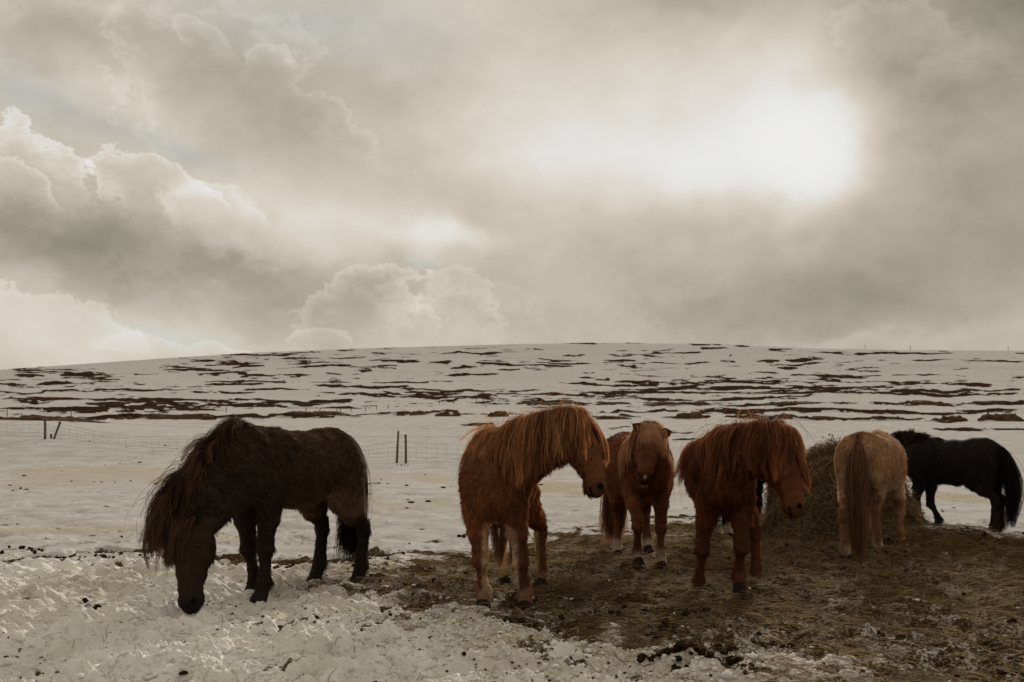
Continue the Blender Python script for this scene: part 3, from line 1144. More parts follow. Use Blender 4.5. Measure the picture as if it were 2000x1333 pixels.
    fld.blob(hp(.46 * k_, -.058, 0), np.array([.050, .030, .038]) * m_, np.array([HD, HN, HR]), .03)                    # chin
    fld.tube([(hp(.505 * k_, -.035, -.05), .006 * m_, .006 * m_), (hp(.505 * k_, -.035, .05), .006 * m_, .006 * m_)], HD, .01)
    fld.blob(hp(.50 * k_, -.040, 0), np.array([.05, .004, .08]) * m_, np.array([HD, HN, HR]), .008, cut=True)           # mouth
    # legs
    feet = S['feet']
    hooves = []
    lw = S.get('leg', 1.0)
    legpts = []
    for kind, sd, f, *opt in feet:
        f = loc(f) if len(f) == 3 else np.array([f[0] * m_, f[1] * m_, 0.0])
        wx, wy = x0 + f[0] * math.cos(th) - f[1] * math.sin(th), y0 + f[0] * math.sin(th) + f[1] * math.cos(th)
        lift = opt[0] if opt else 0.0
        gz = float(ground_z(np.array([wx]), np.array([wy]))[0]) - z0 - 0.012
        f = np.array([f[0], f[1], gz + lift])
        if kind == 'f':
            sh = np.array([.43 * m_, sd * .14 * m_, .80 * m_])
            tilt = -.035 if not lift else -.09
            fet = f + np.array([tilt * m_, 0, .135 * m_])
            el = np.array([.40 * m_, sd * .145 * m_, .74 * m_])
            kn = ik2(el, fet, .36 * m_, .27 * m_, (1, 0, 0.0))
            fld.tube([(sh, .12 * m_, .10 * m_), (el, .105 * m_, .085 * m_)], (1, 0, 0), .05)
            mid = el * .55 + kn * .45
            fld.tube([(el, .100 * m_ * lw, .082 * m_ * lw), (mid, .074 * m_ * lw, .066 * m_ * lw), (kn + [0, 0, .05 * m_], .052 * m_ * lw, .052 * m_ * lw)], (1, 0, 0), .04)
            fld.tube([(kn + [0, 0, .045 * m_], .056 * m_ * lw, .054 * m_ * lw), (kn - [0, 0, .03 * m_], .057 * m_ * lw, .055 * m_ * lw), (kn * .72 + fet * .28, .039 * m_ * lw, .034 * m_ * lw), (kn * .3 + fet * .7, .037 * m_ * lw, .032 * m_ * lw), (fet, .053 * m_ * lw, .049 * m_ * lw)], (1, 0, 0), .025)
            legpts.append((el, kn, fet))
        else:
            hipj = np.array([-.50 * m_, sd * .14 * m_, 1.0 * m_])
            fet = f + np.array([-.045 * m_, 0, .14 * m_])
            hk = fet + np.array([-.03 * m_ + S.get('hockx', 0), 0, .33 * m_])
            lim = hipj[0] - .26 * m_
            stf = ik2(hipj, hk, .33 * m_, .40 * m_, (1, 0.0, 0))
            fld.tube([(hipj, .20 * m_, .12 * m_), (stf * .6 + hipj * .4, .175 * m_, .110 * m_), (stf, .115 * m_, .085 * m_)], (1, 0, 0), .05)
            fld.tube([(hipj + [-.08 * m_, 0, -.10 * m_], .12 * m_, .10 * m_), (stf * .35 + hk * .65 + [-.02, 0, .03], .075 * m_ * lw, .062 * m_ * lw)], (1, 0, 0), .05)
            fld.tube([(stf, .105 * m_, .080 * m_), (stf * .5 + hk * .5, .080 * m_ * lw, .064 * m_ * lw), (hk + [0.012, 0, .04 * m_], .052 * m_ * lw, .043 * m_ * lw), (hk - [0, 0, .03 * m_], .052 * m_ * lw, .044 * m_ * lw)], (1, 0, 0), .04)
            fld.tube([(hk + [-.02 * m_, 0, .055 * m_], .030 * m_, .028 * m_), (hk - [0, 0, .02 * m_], .050 * m_ * lw, .044 * m_ * lw)], (1, 0, 0), .03)
            fld.tube([(hk - [0, 0, .03 * m_], .051 * m_ * lw, .044 * m_ * lw), (hk * .6 + fet * .4, .040 * m_ * lw, .035 * m_ * lw), (fet, .054 * m_ * lw, .047 * m_ * lw)], (1, 0, 0), .025)
            legpts.append((stf, hk, fet))
        cor = f + np.array([-.005 * m_, 0, .060 * m_])
        fld.tube([(fet, .048 * m_ * lw, .045 * m_ * lw), (cor, .047 * m_ * lw, .047 * m_ * lw)], (1, 0, 0), .02)
        hooves.append(f)
    # dock
    dock = [np.array(p) * m_ for p in ((-.62, 0, 1.17), (-.72, 0, 1.10), (-.765, 0, .98), (-.77, 0, .84))]
    fld.tube([(dock[0], .05 * m_, .05 * m_), (dock[1], .042 * m_, .042 * m_), (dock[2], .030 * m_, .030 * m_), (dock[3], .02 * m_, .02 * m_)], (1, 0, 0), .04)
    v, qd = fld.surface()
    nrm = fld.grad(v)
    # ---- colour by region
    K = S['col']
    coat = np.array(K['coat'])

    def tint(p, gr=None):
        col = np.tile(coat, (len(p), 1))
        def mixc(mask, cc): 
            nonlocal col
            col = col * (1 - mask[:, None]) + np.array(cc)[None] * mask[:, None]
        z = p[:, 2] / m_
        if 'belly' in K: mixc(sstep(.86, .68, z + vnoise3(p * 7, 3) * .08) * (z > .55) * (np.abs(p[:, 0]) < .75), K['belly'])
        if 'fore' in K: mixc(sstep(.05, .45, p[:, 0] / m_ + vnoise3(p * 5, 17) * .25) * (z > .5), K['fore'])
        if 'back' in K: mixc(sstep(1.12, 1.30, z) * .8, K['back'])
        onleg = np.zeros(len(p))
        for (a, kn, ft) in legpts:
            onleg = np.maximum(onleg, (np.hypot(p[:, 0] - kn[0], p[:, 1] - kn[1]) < .2) * 1.0)
        if 'leg' in K: mixc(sstep(.66, .45, z) * onleg, K['leg'])
        if 'inner' in K:
            inn = np.zeros(len(p))
            for (a, kn, ft) in legpts:
                sdn = np.sign(kn[1] + 1e-6)
                inn = np.maximum(inn, sstep(.002, -.04, (p[:, 1] - kn[1]) * sdn + .3 * 0) * (np.abs(p[:, 1] - kn[1]) < .12) * (np.hypot(p[:, 0] - kn[0], 0) < .16))
            mixc(inn * sstep(.78, .62, z) * (.75 + vnoise3(p * 14, 5) * .9).clip(0, 1), K['inner'])
        if 'sock' in K: mixc(sstep(.19, .10, z + vnoise3(p * 16, 8) * .06) * onleg, K['sock'])
        if 'buttock' in K: mixc(sstep(-.60, -.70, p[:, 0] / m_) * sstep(.95, .80, z) * sstep(.50, .62, z) * .8, K['buttock'])
        if 'stripe' in K: mixc(sstep(.05, .02, np.abs(p[:, 1])) * sstep(1.1, 1.18, z) * (p[:, 0] < .45), K['stripe'])
        t = (p - H0) @ HD / HL
        hh = np.linalg.norm(p - (H0 + HD * (t * HL)[:, None]), axis=1)
        onhead = (t > 0) & (hh < .2 * m_) & (t < 1.2)
        if 'head' in K: mixc(onhead * sstep(.05, .3, t), K['head'])
        if 'muzzle' in K: mixc(onhead * sstep(.72, .93, t), K['muzzle'])
        for sd in (1, -1):
            nn = np.linalg.norm(p - hp(.500 * k_, .032, sd * .052), axis=1)
            mixc(sstep(.030, .016, nn), (.004, .003, .003))
        rel_n, rel_t = (p - hp(.50 * k_, -.040, 0)) @ HN, t
        mixc(onhead * sstep(.012, .004, np.abs(rel_n)) * sstep(.86, .9, t), (.006, .004, .003))
        if 'snip' in K:
            nn = np.linalg.norm((p - hp(.525 * k_, .045, 0)) * 1.0, axis=1)
            mixc(sstep(.026, .014, nn), K['snip'])
            nn = np.linalg.norm((p - hp(.51 * k_, -.055, 0)) * 1.0, axis=1)
            mixc(sstep(.055, .03, nn) * K.get('lip', .6), K['snip'])
        return np.clip(col * (1 + vnoise3(p * 4, 12)[:, None] * .45 + vnoise3(p * 13, 13)[:, None] * .35), 0.001, 1)
    vcol = tint(v)
    mesh_obj('body', v, qd, M_skin, root, attrs=dict(tint=vcol))
    for i, f in enumerate(hooves):
        frustum('hoof', f, (1, 0, 0), .047 * m_ * lw, .062 * m_ * lw, .075 * m_, root, M_hoof)
    for sd in (1, -1):
        p = hp(.155 * k_, .042, sd * .089)
        bm_v, bm_f = [], []
        for i in range(9):
            for j in range(12):
                a, b = math.pi * i / 8, 2 * math.pi * j / 12
                bm_v.append(p + np.array([math.sin(a) * math.cos(b), math.sin(a) * math.sin(b), math.cos(a)]) * .018 * m_)
        for i in range(8):
            for j in range(12): bm_f.append([i * 12 + j, i * 12 + (j + 1) % 12, (i + 1) * 12 + (j + 1) % 12, (i + 1) * 12 + j])
        mesh_obj('eye', bm_v, bm_f, M_eye, root)
        eb = hp(.012, .060, sd * S.get('ear_base', .068))
        ear_mesh(eb, -HD * .80 + HN * S.get('ear_fwd', .25) + HR * sd * S.get('ear_out', .5), HN * .8 + HR * sd * .5, .135 * m_, .046 * m_, root, K.get('ear', coat * .9))
    # ---- coat of short hair
    nq = len(qd)
    cnt = S.get('coat_n', 42000)
    pq = v[qd]
    e1, e2 = pq[:, 1] - pq[:, 0], pq[:, 3] - pq[:, 0]
    ar = np.linalg.norm(np.cross(e1, e2), axis=1)
    cen = pq.mean(1)
    wgt = ar.copy()
    pick = g.choice(nq, cnt, p=wgt / wgt.sum())
    a_, b_ = g.random((cnt, 1)), g.random((cnt, 1))
    rts = (pq[pick, 0] * (1 - a_) * (1 - b_) + pq[pick, 1] * a_ * (1 - b_) + pq[pick, 2] * a_ * b_ + pq[pick, 3] * (1 - a_) * b_)
    nr_ = fld.grad(rts)
    z = rts[:, 2] / m_
    tt = (rts - H0) @ HD / HL
    hh = np.linalg.norm(rts - (H0 + HD * (tt * HL)[:, None]), axis=1)
    onhead = (tt > -.05) & (hh < .19 * m_) & (tt < 1.2)
    flow = np.tile(np.array([-0.75, 0, -0.65]), (cnt, 1))
    leg = (z < .62)
    flow[leg] = [-.12, 0, -1]
    flow += np.stack([vnoise3(rts * 3.1, 21), vnoise3(rts * 3.1, 22), vnoise3(rts * 3.1, 23)], -1) * 1.3
    flow[onhead] = HD * .9 + np.array([0, 0, -.3])
    ln = np.full(cnt, .048)
    ln[onhead] = .018
    ln = np.where(onhead & (tt > .7), .009, ln)
    jaw = onhead & (((rts - H0) @ HN) < -.05 * m_)
    ln[jaw] = .045
    flow[jaw] += np.array([0, 0, -.5])
    ln = np.where(leg & ~onhead, .030, ln)
    ln = np.where((z > .6) & (z < .75) & ~onhead, .055, ln)                # belly and elbow fringe
    back_leg = np.zeros(cnt, bool)
    for (a, kn, ft) in legpts:
        back_leg |= (np.hypot(rts[:, 0] - ft[0], rts[:, 1] - ft[1]) < .10) & (rts[:, 0] < ft[0] - .012) & (z < .42)
    ln = np.where(back_leg & ~onhead, .050, ln)
    ln = np.where((z < .16) & back_leg & ~onhead, .065, ln)
    ln = np.where((z < .06) & ~onhead, .012, ln)
    ln *= (.65 + .7 * g.random(cnt)) * S.get('fur', 1.0)
    fl = flow - nr_ * (flow * nr_).sum(1, keepdims=True)
    dd = unit(unit(fl) * .85 + nr_ * .30 + g.normal(0, .13, (cnt, 3)))
    kk = 4
    pts = np.zeros((cnt, kk, 3))
    pts[:, 0] = rts - nr_ * .003
    d = dd
    for j in range(1, kk):
        pts[:, j] = pts[:, j - 1] + d * (ln / (kk - 1))[:, None]
        d = unit(d + np.array([0, 0, -.16]) - nr_ * .07)
    # small locks
    cell = np.floor(rts / .026).astype(np.int64) + 500
    ids = cell[:, 0] * 4000000 + cell[:, 1] * 2000 + cell[:, 2]
    _, ids = np.unique(ids, return_inverse=True)
    pts = clumped(pts, ids, .62, 1.2)
    lockn = g.random(ids.max() + 1)
    sc1 = (.40 + .80 * lockn[ids] ** 1.5 + .5 * g.random(cnt))[:, None]
    cc = tint(rts) * sc1
    curves_obj('coat', pts, tapered(S.get('fur_r', .0012), kk, .3), cc, M_fur, root)
    # ---- mane
    cp, cu_, cs = np.array(crest_pts), np.array(crest_up), np.array(crest_side)
    M = S['mane']
    nm = int(M.get('n', 3600) * 1.35)
    side = M['side']
    tt = g.random(nm) ** M.get('bias', 1.0)
    tt = M.get('from', 0.0) + tt * (1.02 - M.get('from', 0.0))
    ti = np.clip(tt, 0, 1) * 8
    i0 = np.minimum(ti.astype(int), 7)
    fr = (ti - i0)[:, None]
    P0 = cp[i0] * (1 - fr) + cp[i0 + 1] * fr
    U0 = unit(cu_[i0] * (1 - fr) + cu_[i0 + 1] * fr)
    S0 = unit(cs[i0] * (1 - fr) + cs[i0 + 1] * fr)
    rts = P0 + S0 * g.normal(0, .014, (nm, 1)) + U0 * g.normal(-.004, .006, (nm, 1))
    both = M.get('both', 0.0)
    sgn = np.where(g.random(nm) < both, -side, side)[:, None]
    up0 = M.get('up', .6)
    lock = ((tt + g.normal(0, .006, nm)).clip(0, 1.1) * M.get('locks', 85)).astype(int) + 1000 * (sgn[:, 0] > 0)
    _, lock = np.unique(lock, return_inverse=True)
    lr = g.random((lock.max() + 1, 6))
    d0 = S0 * sgn * (.55 + .8 * lr[lock, 0:1]) + U0 * (up0 * (.6 + .9 * lr[lock, 1:2])) + g.normal(0, .10, (nm, 3)) + (lr[lock, 2:5] - .5) * M.get('mess', .5)
    if 'push' in M: d0 = d0 + ldir(M['push'])
    ln = np.interp(tt, [0, .5, 1], M['len']) * (.50 + .62 * lr[lock, 5]) * (.62 + .5 * g.random(nm)) * m_
    stray = g.random(nm) < .10
    bris = (tt < .22) * g.random(nm) < .5 if False else (tt < .20) & (g.random(nm) < M.get('bristle', .35))
    d0[bris] += U0[bris] * 2.0 + g.normal(0, .4, (bris.sum(), 3))
    ln = np.where(bris, .10 + .08 * g.random(nm), ln)
    stray |= bris
    d0[stray] += g.normal(0, .55, (stray.sum(), 3))
    wind = ldir(M['wind']) if 'wind' in M else None
    pts = grow(fld, rts, d0, ln, 15, M.get('grav', .22), curl=M.get('curl', .10), seed=S.get('seed', 1), eps=.012, wind=wind, sway=(lr[lock, 0:3] - .5) * M.get('sway', .9), lift=g.random(nm) * .035)
    sub = ((tt + g.normal(0, .004, nm)).clip(0, 1.1) * M.get('locks', 85) * 4).astype(int) + 5000 * (sgn[:, 0] > 0)
    _, sub = np.unique(sub, return_inverse=True)
    pts[~stray] = clumped(pts[~stray], np.unique(sub[~stray], return_inverse=True)[1], .80, .8)
    pts[~stray] = clumped(pts[~stray], np.unique(lock[~stray], return_inverse=True)[1], .18, 1.3)
    mc = np.array(K['mane'])
    mh = np.array(K.get('mane_hi', K['mane']))
    sr = g.random(sub.max() + 1)
    mixv = np.clip(lr[lock, 3] * .45 + sr[sub] * .75 + g.random(nm) * .3 - .35, 0, 1)[:, None] ** 1.5
    cc = (mc * (1 - mixv) + mh * mixv) * (.45 + .85 * sr[sub][:, None]) * (.8 + .4 * g.random((nm, 1)))
    # tousled shorter hair standing off the crest
    curves_obj('mane', pts, tapered(M.get('r', .0014), 15, .3)[None] * (.55 + 1.0 * sr[sub][:, None]), cc, M_fur, root)
    # ---- forelock
    FL = S.get('forelock', {})
    nf = FL.get('n', 1000)
    rr2 = hp(-.02, .075, 0) + HR * g.normal(0, .045 * m_, (nf, 1)) + HD * g.normal(0, .02, (nf, 1)) + HN * .01
    lk = g.integers(0, 16, nf)
    l2 = g.random((16, 4))
    d0 = HN * (.6 + .5 * l2[lk, 0:1]) + HD * .7 + HR * ((l2[lk, 1:2] - .5) * FL.get('spread', .8)) + g.normal(0, .12, (nf, 3))
    if 'push' in FL: d0 = d0 + ldir(FL['push'])
    ln = FL.get('len', .30) * (.65 + .45 * l2[lk, 2]) * (.7 + .4 * g.random(nf)) * m_
    pts = grow(fld, rr2, d0, ln, 12, FL.get('grav', .25), curl=.08, seed=5, eps=.012, wind=ldir(FL['wind']) if 'wind' in FL else None)
    pts = clumped(pts, lk, .3, 1.4)
    mixv = np.clip(l2[lk, 3] * .8 + g.random(nf) * .5 - .25, 0, 1)[:, None]
    curves_obj('forelock', pts, tapered(.0016, 12, .3), (mc * (1 - mixv) + mh * mixv) * (.75 + .5 * g.random((nf, 1))), M_fur, root)
    # ---- tail
    TL = S.get('tail', {})
    nt_ = TL.get('n', 2400)
    dk = spline(dock, 20)
    t = g.random(nt_) ** 1.2
    ii = np.minimum((t * 19).astype(int), 18)
    rts = dk[ii] + g.normal(0, .012, (nt_, 3)) + np.array([-.02, 0, 0])
    ang = g.random(nt_) * 2 * math.pi
    lk = g.integers(0, 40, nt_)
    l3 = g.random((40, 4))
    d0 = np.stack([-.55 - .3 * l3[lk, 0], (np.sin(ang) * .55 + (l3[lk, 1] - .5) * .5) * TL.get('spread', 1.0), -.6 - .4 * l3[lk, 2]], -1)
    if 'push' in TL: d0 = d0 + np.array(TL['push'])
    ln = np.maximum((rts[:, 2] - TL.get('end', .12) * m_), .15) * (.72 + .38 * g.random(nt_))
    pts = grow(fld, rts, d0, ln, 16, TL.get('grav', .28), curl=TL.get('curl', .06), seed=9, eps=.012, wind=np.array(TL['wind']) if 'wind' in TL else None)
    pts = clumped(pts, lk, TL.get('clump', .45), 1.2)
    tcx = np.array(K.get('tail', K['mane']))
    thx = np.array(K.get('tail_hi', K.get('mane_hi', K['mane'])))
    mixv = np.clip(l3[lk, 3] * .9 + g.random(nt_) * .5 - .3, 0, 1)[:, None]
    curves_obj('tail', pts, tapered(.0017, 16, .3), (tcx * (1 - mixv) + thx * mixv) * (.75 + .5 * g.random((nt_, 1))), M_fur, root)
    return root, fld

# ------------------------------------------------------------------ the herd
def hv(deg): return R(deg)


CHEST = dict(coat=(.150, .056, .023), leg=(.135, .052, .023), belly=(.22, .082, .033), mane=(.21, .082, .034), mane_hi=(.48, .26, .125), tail=(.14, .06, .03), tail_hi=(.35, .2, .1),
             muzzle=(.07, .026, .012), ear=(.10, .032, .012))
herd = []
S1 = dict(label='dark brown horse grazing on snow at the left, mane over its face', x=-1.93, y=8.80, heading=hv(-120), scale=1.07, seed=11, z=-.0,
          feet=[('f', 1, (.46, .13)), ('f', -1, (.30, -.12)), ('h', 1, (-.62, .20)), ('h', -1, (-.50, -.16))],
          neck=[at(492, 893, 8.3), at(450, 930, 8.0), at(408, 980, 7.8), at(375, 1025, 7.7)], muzzle=at(372, 1180, 7.55), face=(-.45, -.9, .1), crest=(-.9, 0, .5), head_len=.60, leg=1.14, headw=1.2,
          neck_r=(.30, .165, .15, .11), coat_n=56000, voxel=.011,
          col=dict(fore=(.042, .025, .016), coat=(.066, .038, .022), belly=(.125, .073, .044), leg=(.026, .017, .012), mane=(.018, .012, .009), mane_hi=(.17, .09, .05), tail=(.012, .008, .006), tail_hi=(.03, .018, .012),
                   muzzle=(.016, .011, .009), head=(.034, .019, .012), ear=(.02, .012, .008)),
          mane=dict(side=1, len=(.26, .50, .50), up=.8, n=6500, mess=1.1, both=.3, grav=.22, push=(-.16, -.2, .1), sway=1.3, curl=.14, bristle=.7), forelock=dict(n=1500, len=.36), tail=dict(end=.15, n=2200, push=(0.25, 0, 0), wind=(.03, -.02, 0)))
S2 = dict(label='chestnut horse facing the viewer with its neck bent to the right and a blond-streaked mane', leg=1.08, x=-.115, y=8.03, heading=hv(-92), seed=12,
          feet=[('f', -1, ground_at(944, 1188)), ('f', 1, ground_at(1026, 1188)), ('h', 1, ground_at(1056, 1147)), ('h', -1, ground_at(988, 1141))],
          neck=[at(985, 925, 7.75), at(1035, 880, 7.45), at(1092, 855, 7.35), at(1138, 846, 7.35)], muzzle=at(1160, 935, 7.25), face=(1, -.1, .25), crest=(0, 0, 1), head_len=.475,
          neck_r=(.25, .17, .15, .10), coat_n=52000,
          col=dict(CHEST, inner=(.60, .42, .28), sock=(.26, .15, .09)),
          mane=dict(side=-1, len=(.50, .62, .42), wind=(0, -.03, 0), up=.5, n=6800, mess=.7, grav=.25, push=(.22, -.30, 0), sway=.9, curl=.16), forelock=dict(n=1400, len=.27, push=(.1, 0, .1)), ear_out=.25, ear_fwd=.1)
S3 = dict(label='chestnut horse with a white snip looking straight at the viewer from under its thick forelock', x=1.33, y=10.75, heading=hv(-83), scale=1.05, seed=13,
          feet=[('f', -1, ground_at(1247, 1108)), ('f', 1, ground_at(1292, 1107)), ('h', -1, ground_at(1207, 1079)), ('h', 1, ground_at(1266, 1078))],
          neck=[at(1262, 915, 10.15), at(1266, 880, 9.95), at(1271, 850, 9.75)], muzzle=at(1260, 925, 9.50), face=(-.02, -1, .35), crest=(0, 0, 1), head_len=.52,
          neck_r=(.25, .165, .14, .11), coat_n=42000,
          ear_base=.09, headw=1.12, col=dict(CHEST, coat=(.150, .049, .019), ear=(.13,.045,.018), sock=(.42, .33, .24), lip=1.0, snip=(.62, .52, .42), mane=(.26, .12, .055), mane_hi=(.58, .36, .21)),
          mane=dict(side=-1, len=(.4, .45, .45), up=.3, n=3600, both=.35, mess=.3, grav=.35), forelock=dict(n=2600, len=.27, spread=.9, grav=.4), ear_out=1.3, ear_fwd=.0, tail=dict(wind=(0, -.05, 0), end=.1))
S4 = dict(label='shaggy red chestnut horse with head lowered beside the hay and mane hiding its neck', x=1.86, y=8.98, heading=hv(-97), seed=14,
          feet=[('f', -1, ground_at(1366, 1152)), ('f', 1, (.52, .10), .04), ('h', 1, ground_at(1478, 1133)), ('h', -1, ground_at(1448, 1112))],
          neck=[at(1400, 930, 8.6), at(1440, 892, 8.3), at(1485, 882, 8.1), at(1524, 882, 8.0)], muzzle=at(1552, 990, 7.8), face=(1, -.25, .25), crest=(0, 0, 1), head_len=.545, headw=1.06,
          neck_r=(.25, .17, .16, .11), coat_n=50000,
          col=dict(CHEST, coat=(.130, .043, .018), mane=(.135, .048, .021), mane_hi=(.33, .14, .062), tail=(.13, .04, .015), leg=(.095, .033, .015), belly=(.15, .05, .02)),
          mane=dict(side=-1, len=(.62, .62, .48), wind=(-.01, 0, 0), up=.35, n=7500, mess=1.3, grav=.24, push=(.05, -.15, .1), sway=1.5, curl=.19, locks=60, bristle=.12), forelock=dict(n=2200, len=.34, push=(.15, -.1, .1)), ear_out=.3, ear_fwd=.1, leg=1.06, tail=dict(end=.55))
S6 = dict(label='light dun horse seen from behind with a long dark-centred tail', x=4.16, y=11.55, heading=hv(59), scale=1.05, wide=1.1, seed=16,
          feet=[('h', 1, ground_at(1653, 1085)), ('h', -1, ground_at(1716, 1079)), ('f', -1, (.50, -.17)), ('f', 1, (.45, .13))],
          neck=[at(1708, 905, 12.05), at(1716, 905, 12.35), at(1712, 950, 12.75)], muzzle=at(1700, 1020, 12.9), face=(.3, .9, .2), crest=(.2, .2, 1),
          neck_r=(.25, .155, .14, .10), coat_n=44000, fur=1.05,
          col=dict(coat=(.34, .20, .11), belly=(.46, .32, .21), leg=(.28, .15, .08), sock=(.50, .36, .25), buttock=(.60, .44, .30), stripe=(.17, .07, .03), mane=(.22, .09, .04), mane_hi=(.40, .22, .11),
                   tail=(.045, .022, .013), tail_hi=(.38, .20, .10), ear=(.2, .1, .05)),
          mane=dict(side=-1, len=(.26, .3, .3), up=1.0, n=2400, mess=.5), tail=dict(end=.06, n=2600, clump=.35, curl=.03, spread=.28))
S7 = dict(label='black horse standing side-on at the far right behind the dun horse', x=6.14, y=14.0, heading=hv(128), scale=1.0, wide=.9, seed=17,
          feet=[('f', 1, (.44, .14)), ('f', -1, (.34, -.15)), ('h', 1, (-.58, .14)), ('h', -1, (-.52, -.14))],
          neck=[at(1792, 888, 14.45), at(1770, 874, 14.65), at(1745, 886, 14.8)], muzzle=at(1700, 985, 14.6), face=(-.8, 0, .5), crest=(.1, 0, 1),
          neck_r=(.25, .155, .14, .10), coat_n=34000, voxel=.012,
          col=dict(coat=(.020, .0145, .0125), mane=(.012, .008, .007), mane_hi=(.085, .042, .024), tail=(.009, .007, .006), tail_hi=(.02, .014, .011)),
          mane=dict(side=1, len=(.26, .34, .34), up=1.0, n=2600, mess=.7), tail=dict(end=.12, n=1300, curl=.2, clump=.75, spread=.6, push=(.35, 0, 0), wind=(.09, 0, 0)))
S8 = dict(label='black horse mostly hidden behind the shaggy red horse, with a white sock', x=3.26, y=13.9, heading=hv(40), seed=18,
          feet=[('f', -1, (.42, -.12)), ('f', 1, (.45, .13)), ('h', -1, (-.62, -.13)), ('h', 1, (-.55, .13))],
          neck=[at(1490, 868, 14.2), at(1502, 848, 14.3), at(1528, 850, 14.4)], muzzle=at(1566, 940, 14.5), face=(.8, 0, .5), crest=(-.1, 0, 1),
          neck_r=(.25, .155, .15, .10), coat_n=24000, voxel=.012,
          col=dict(coat=(.012, .009, .008), sock=(.5, .42, .33), mane=(.012, .009, .008), mane_hi=(.04, .022, .015), tail=(.010, .008, .007), tail_hi=(.02, .014, .011)),
          mane=dict(side=1, len=(.2, .24, .2), up=1.2, n=2400, mess=.5), tail=dict(end=.12, n=1600, push=(.3, 0, 0), wind=(.08, 0, 0)))
ONLY = None
for S in (S1, S2, S3, S4, S6, S7, S8):
    S['group'] = 'herd of long-haired horses around the hay'
    herd.append(build_horse(S))

# ------------------------------------------------------------------ things on the ground
def full_z(x, y):
    x, y = np.atleast_1d(np.asarray(x, float)), np.atleast_1d(np.asarray(y, float))
    z = base_z(x, y)
    md, sd = mud_mask(x, y)
    z = z + np.where(y < 60, near_height(x, y, md, sd), 0)
    z = z + far_height(x, y, np.zeros_like(x)) * sstep(40, 60, y)
    return z


def land_at(px, py):
    """where the line of sight through a photo position meets the terrain"""
    d = ray(px, py)
    ys = np.exp(np.linspace(math.log(5), math.log(900), 2600))
    x, z = d[0] / d[1] * ys, CAMH + d[2] / d[1] * ys
    g = full_z(x, ys)
    hit = np.argmax(z <= g)
    if not (z <= g).any(): hit = np.argmin(z - g)
    return np.array([x[hit], ys[hit], g[hit]])


# ---- hay pile
HX, HY, HRX, HRY, HH = 4.34, 13.5, .98, 0.95, 1.14


def pile_surface(th, ph):
    """th: azimuth, ph: 0 foot .. 1 top"""
    e = np.cos(ph * math.pi / 2) ** 0.95
    zz = np.sin(ph * math.pi / 2) ** 1.0
    x, y = np.cos(th) * e, np.sin(th) * e
    p = np.stack([x * HRX, y * HRY, zz * HH], -1)
    n = vnoise3(p * 2.3 + 5, 101) * .30 + vnoise3(p * 5.5, 102) * .14 + vnoise3(p * 12, 103) * .06
    flare = 1 + 0.22 * np.exp(-(zz / .16) ** 2)
    p[..., 0] *= (1 + n) * flare
    p[..., 1] *= (1 + n) * flare
    p[..., 2] = p[..., 2] * (1 + n * .35) - .04
    return p


hay = empty('hay_pile', (HX, HY, float(full_z(HX, HY)[0])), label='tall pile of loose greenish brown hay between the shaggy red horse and the dun horse', cat='hay pile')
M_hay = mat_simple('hay_mass', (.030, .020, .009), (.11, .075, .036), 9, .95, .04, .05, 9)
tn, pn = 110, 50
TH, PH = np.meshgrid(np.linspace(0, 2 * math.pi, tn, endpoint=False), np.linspace(0, 1, pn), indexing='ij')
V = pile_surface(TH, PH).reshape(-1, 3)
Fq = [[i * pn + j, ((i + 1) % tn) * pn + j, ((i + 1) % tn) * pn + j + 1, i * pn + j + 1] for i in range(tn) for j in range(pn - 1)]
mesh_obj('hay_body', V, Fq, M_hay, hay)


def hay_colors(n, g, bright=1.0):
    pal = np.array([[.135, .090, .042], [.22, .155, .080], [.36, .27, .155], [.085, .060, .030], [.14, .080, .040]])
    k = g.choice(5, n, p=[.3, .28, .14, .18, .10])
    return pal[k] * (.7 + .6 * g.random((n, 1))) * bright


g_ = np.random.default_rng(55)
n = 30000
th, ph = g_.random(n) * 2 * math.pi, g_.random(n) ** 1.15 * .975
P = pile_surface(th, ph)
Pa, Pb = pile_surface(th + .02, ph), pile_surface(th, ph + .02)
t1, t2 = unit(Pa - P), unit(Pb - P)
nn = unit(np.cross(t1, t2))
nn *= np.sign((nn * (P - [0, 0, .4])).sum(1, keepdims=True))
a = g_.normal(0, 1.0, n) + vnoise3(P * 3, 107) * 3
d = t1 * np.cos(a)[:, None] - t2 * np.sin(a)[:, None] * .8 + nn * g_.normal(.06, .16, (n, 1))
d = unit(d)
ln = .10 + .28 * g_.random(n)
pts = np.zeros((n, 5, 3))
pts[:, 0] = P - nn * .006 - d * (ln / 2)[:, None] * .3
bend = g_.normal(0, .35, (n, 3))
for j in range(1, 5):
    pts[:, j] = pts[:, j - 1] + d * (ln / 4)[:, None]
    d = unit(d + bend * .35 + np.array([0, 0, -.10]) - nn * .06)
curves_obj('hay_strand', pts, .0019, hay_colors(n, g_), M_straw, hay)['kind'] = 'stuff'

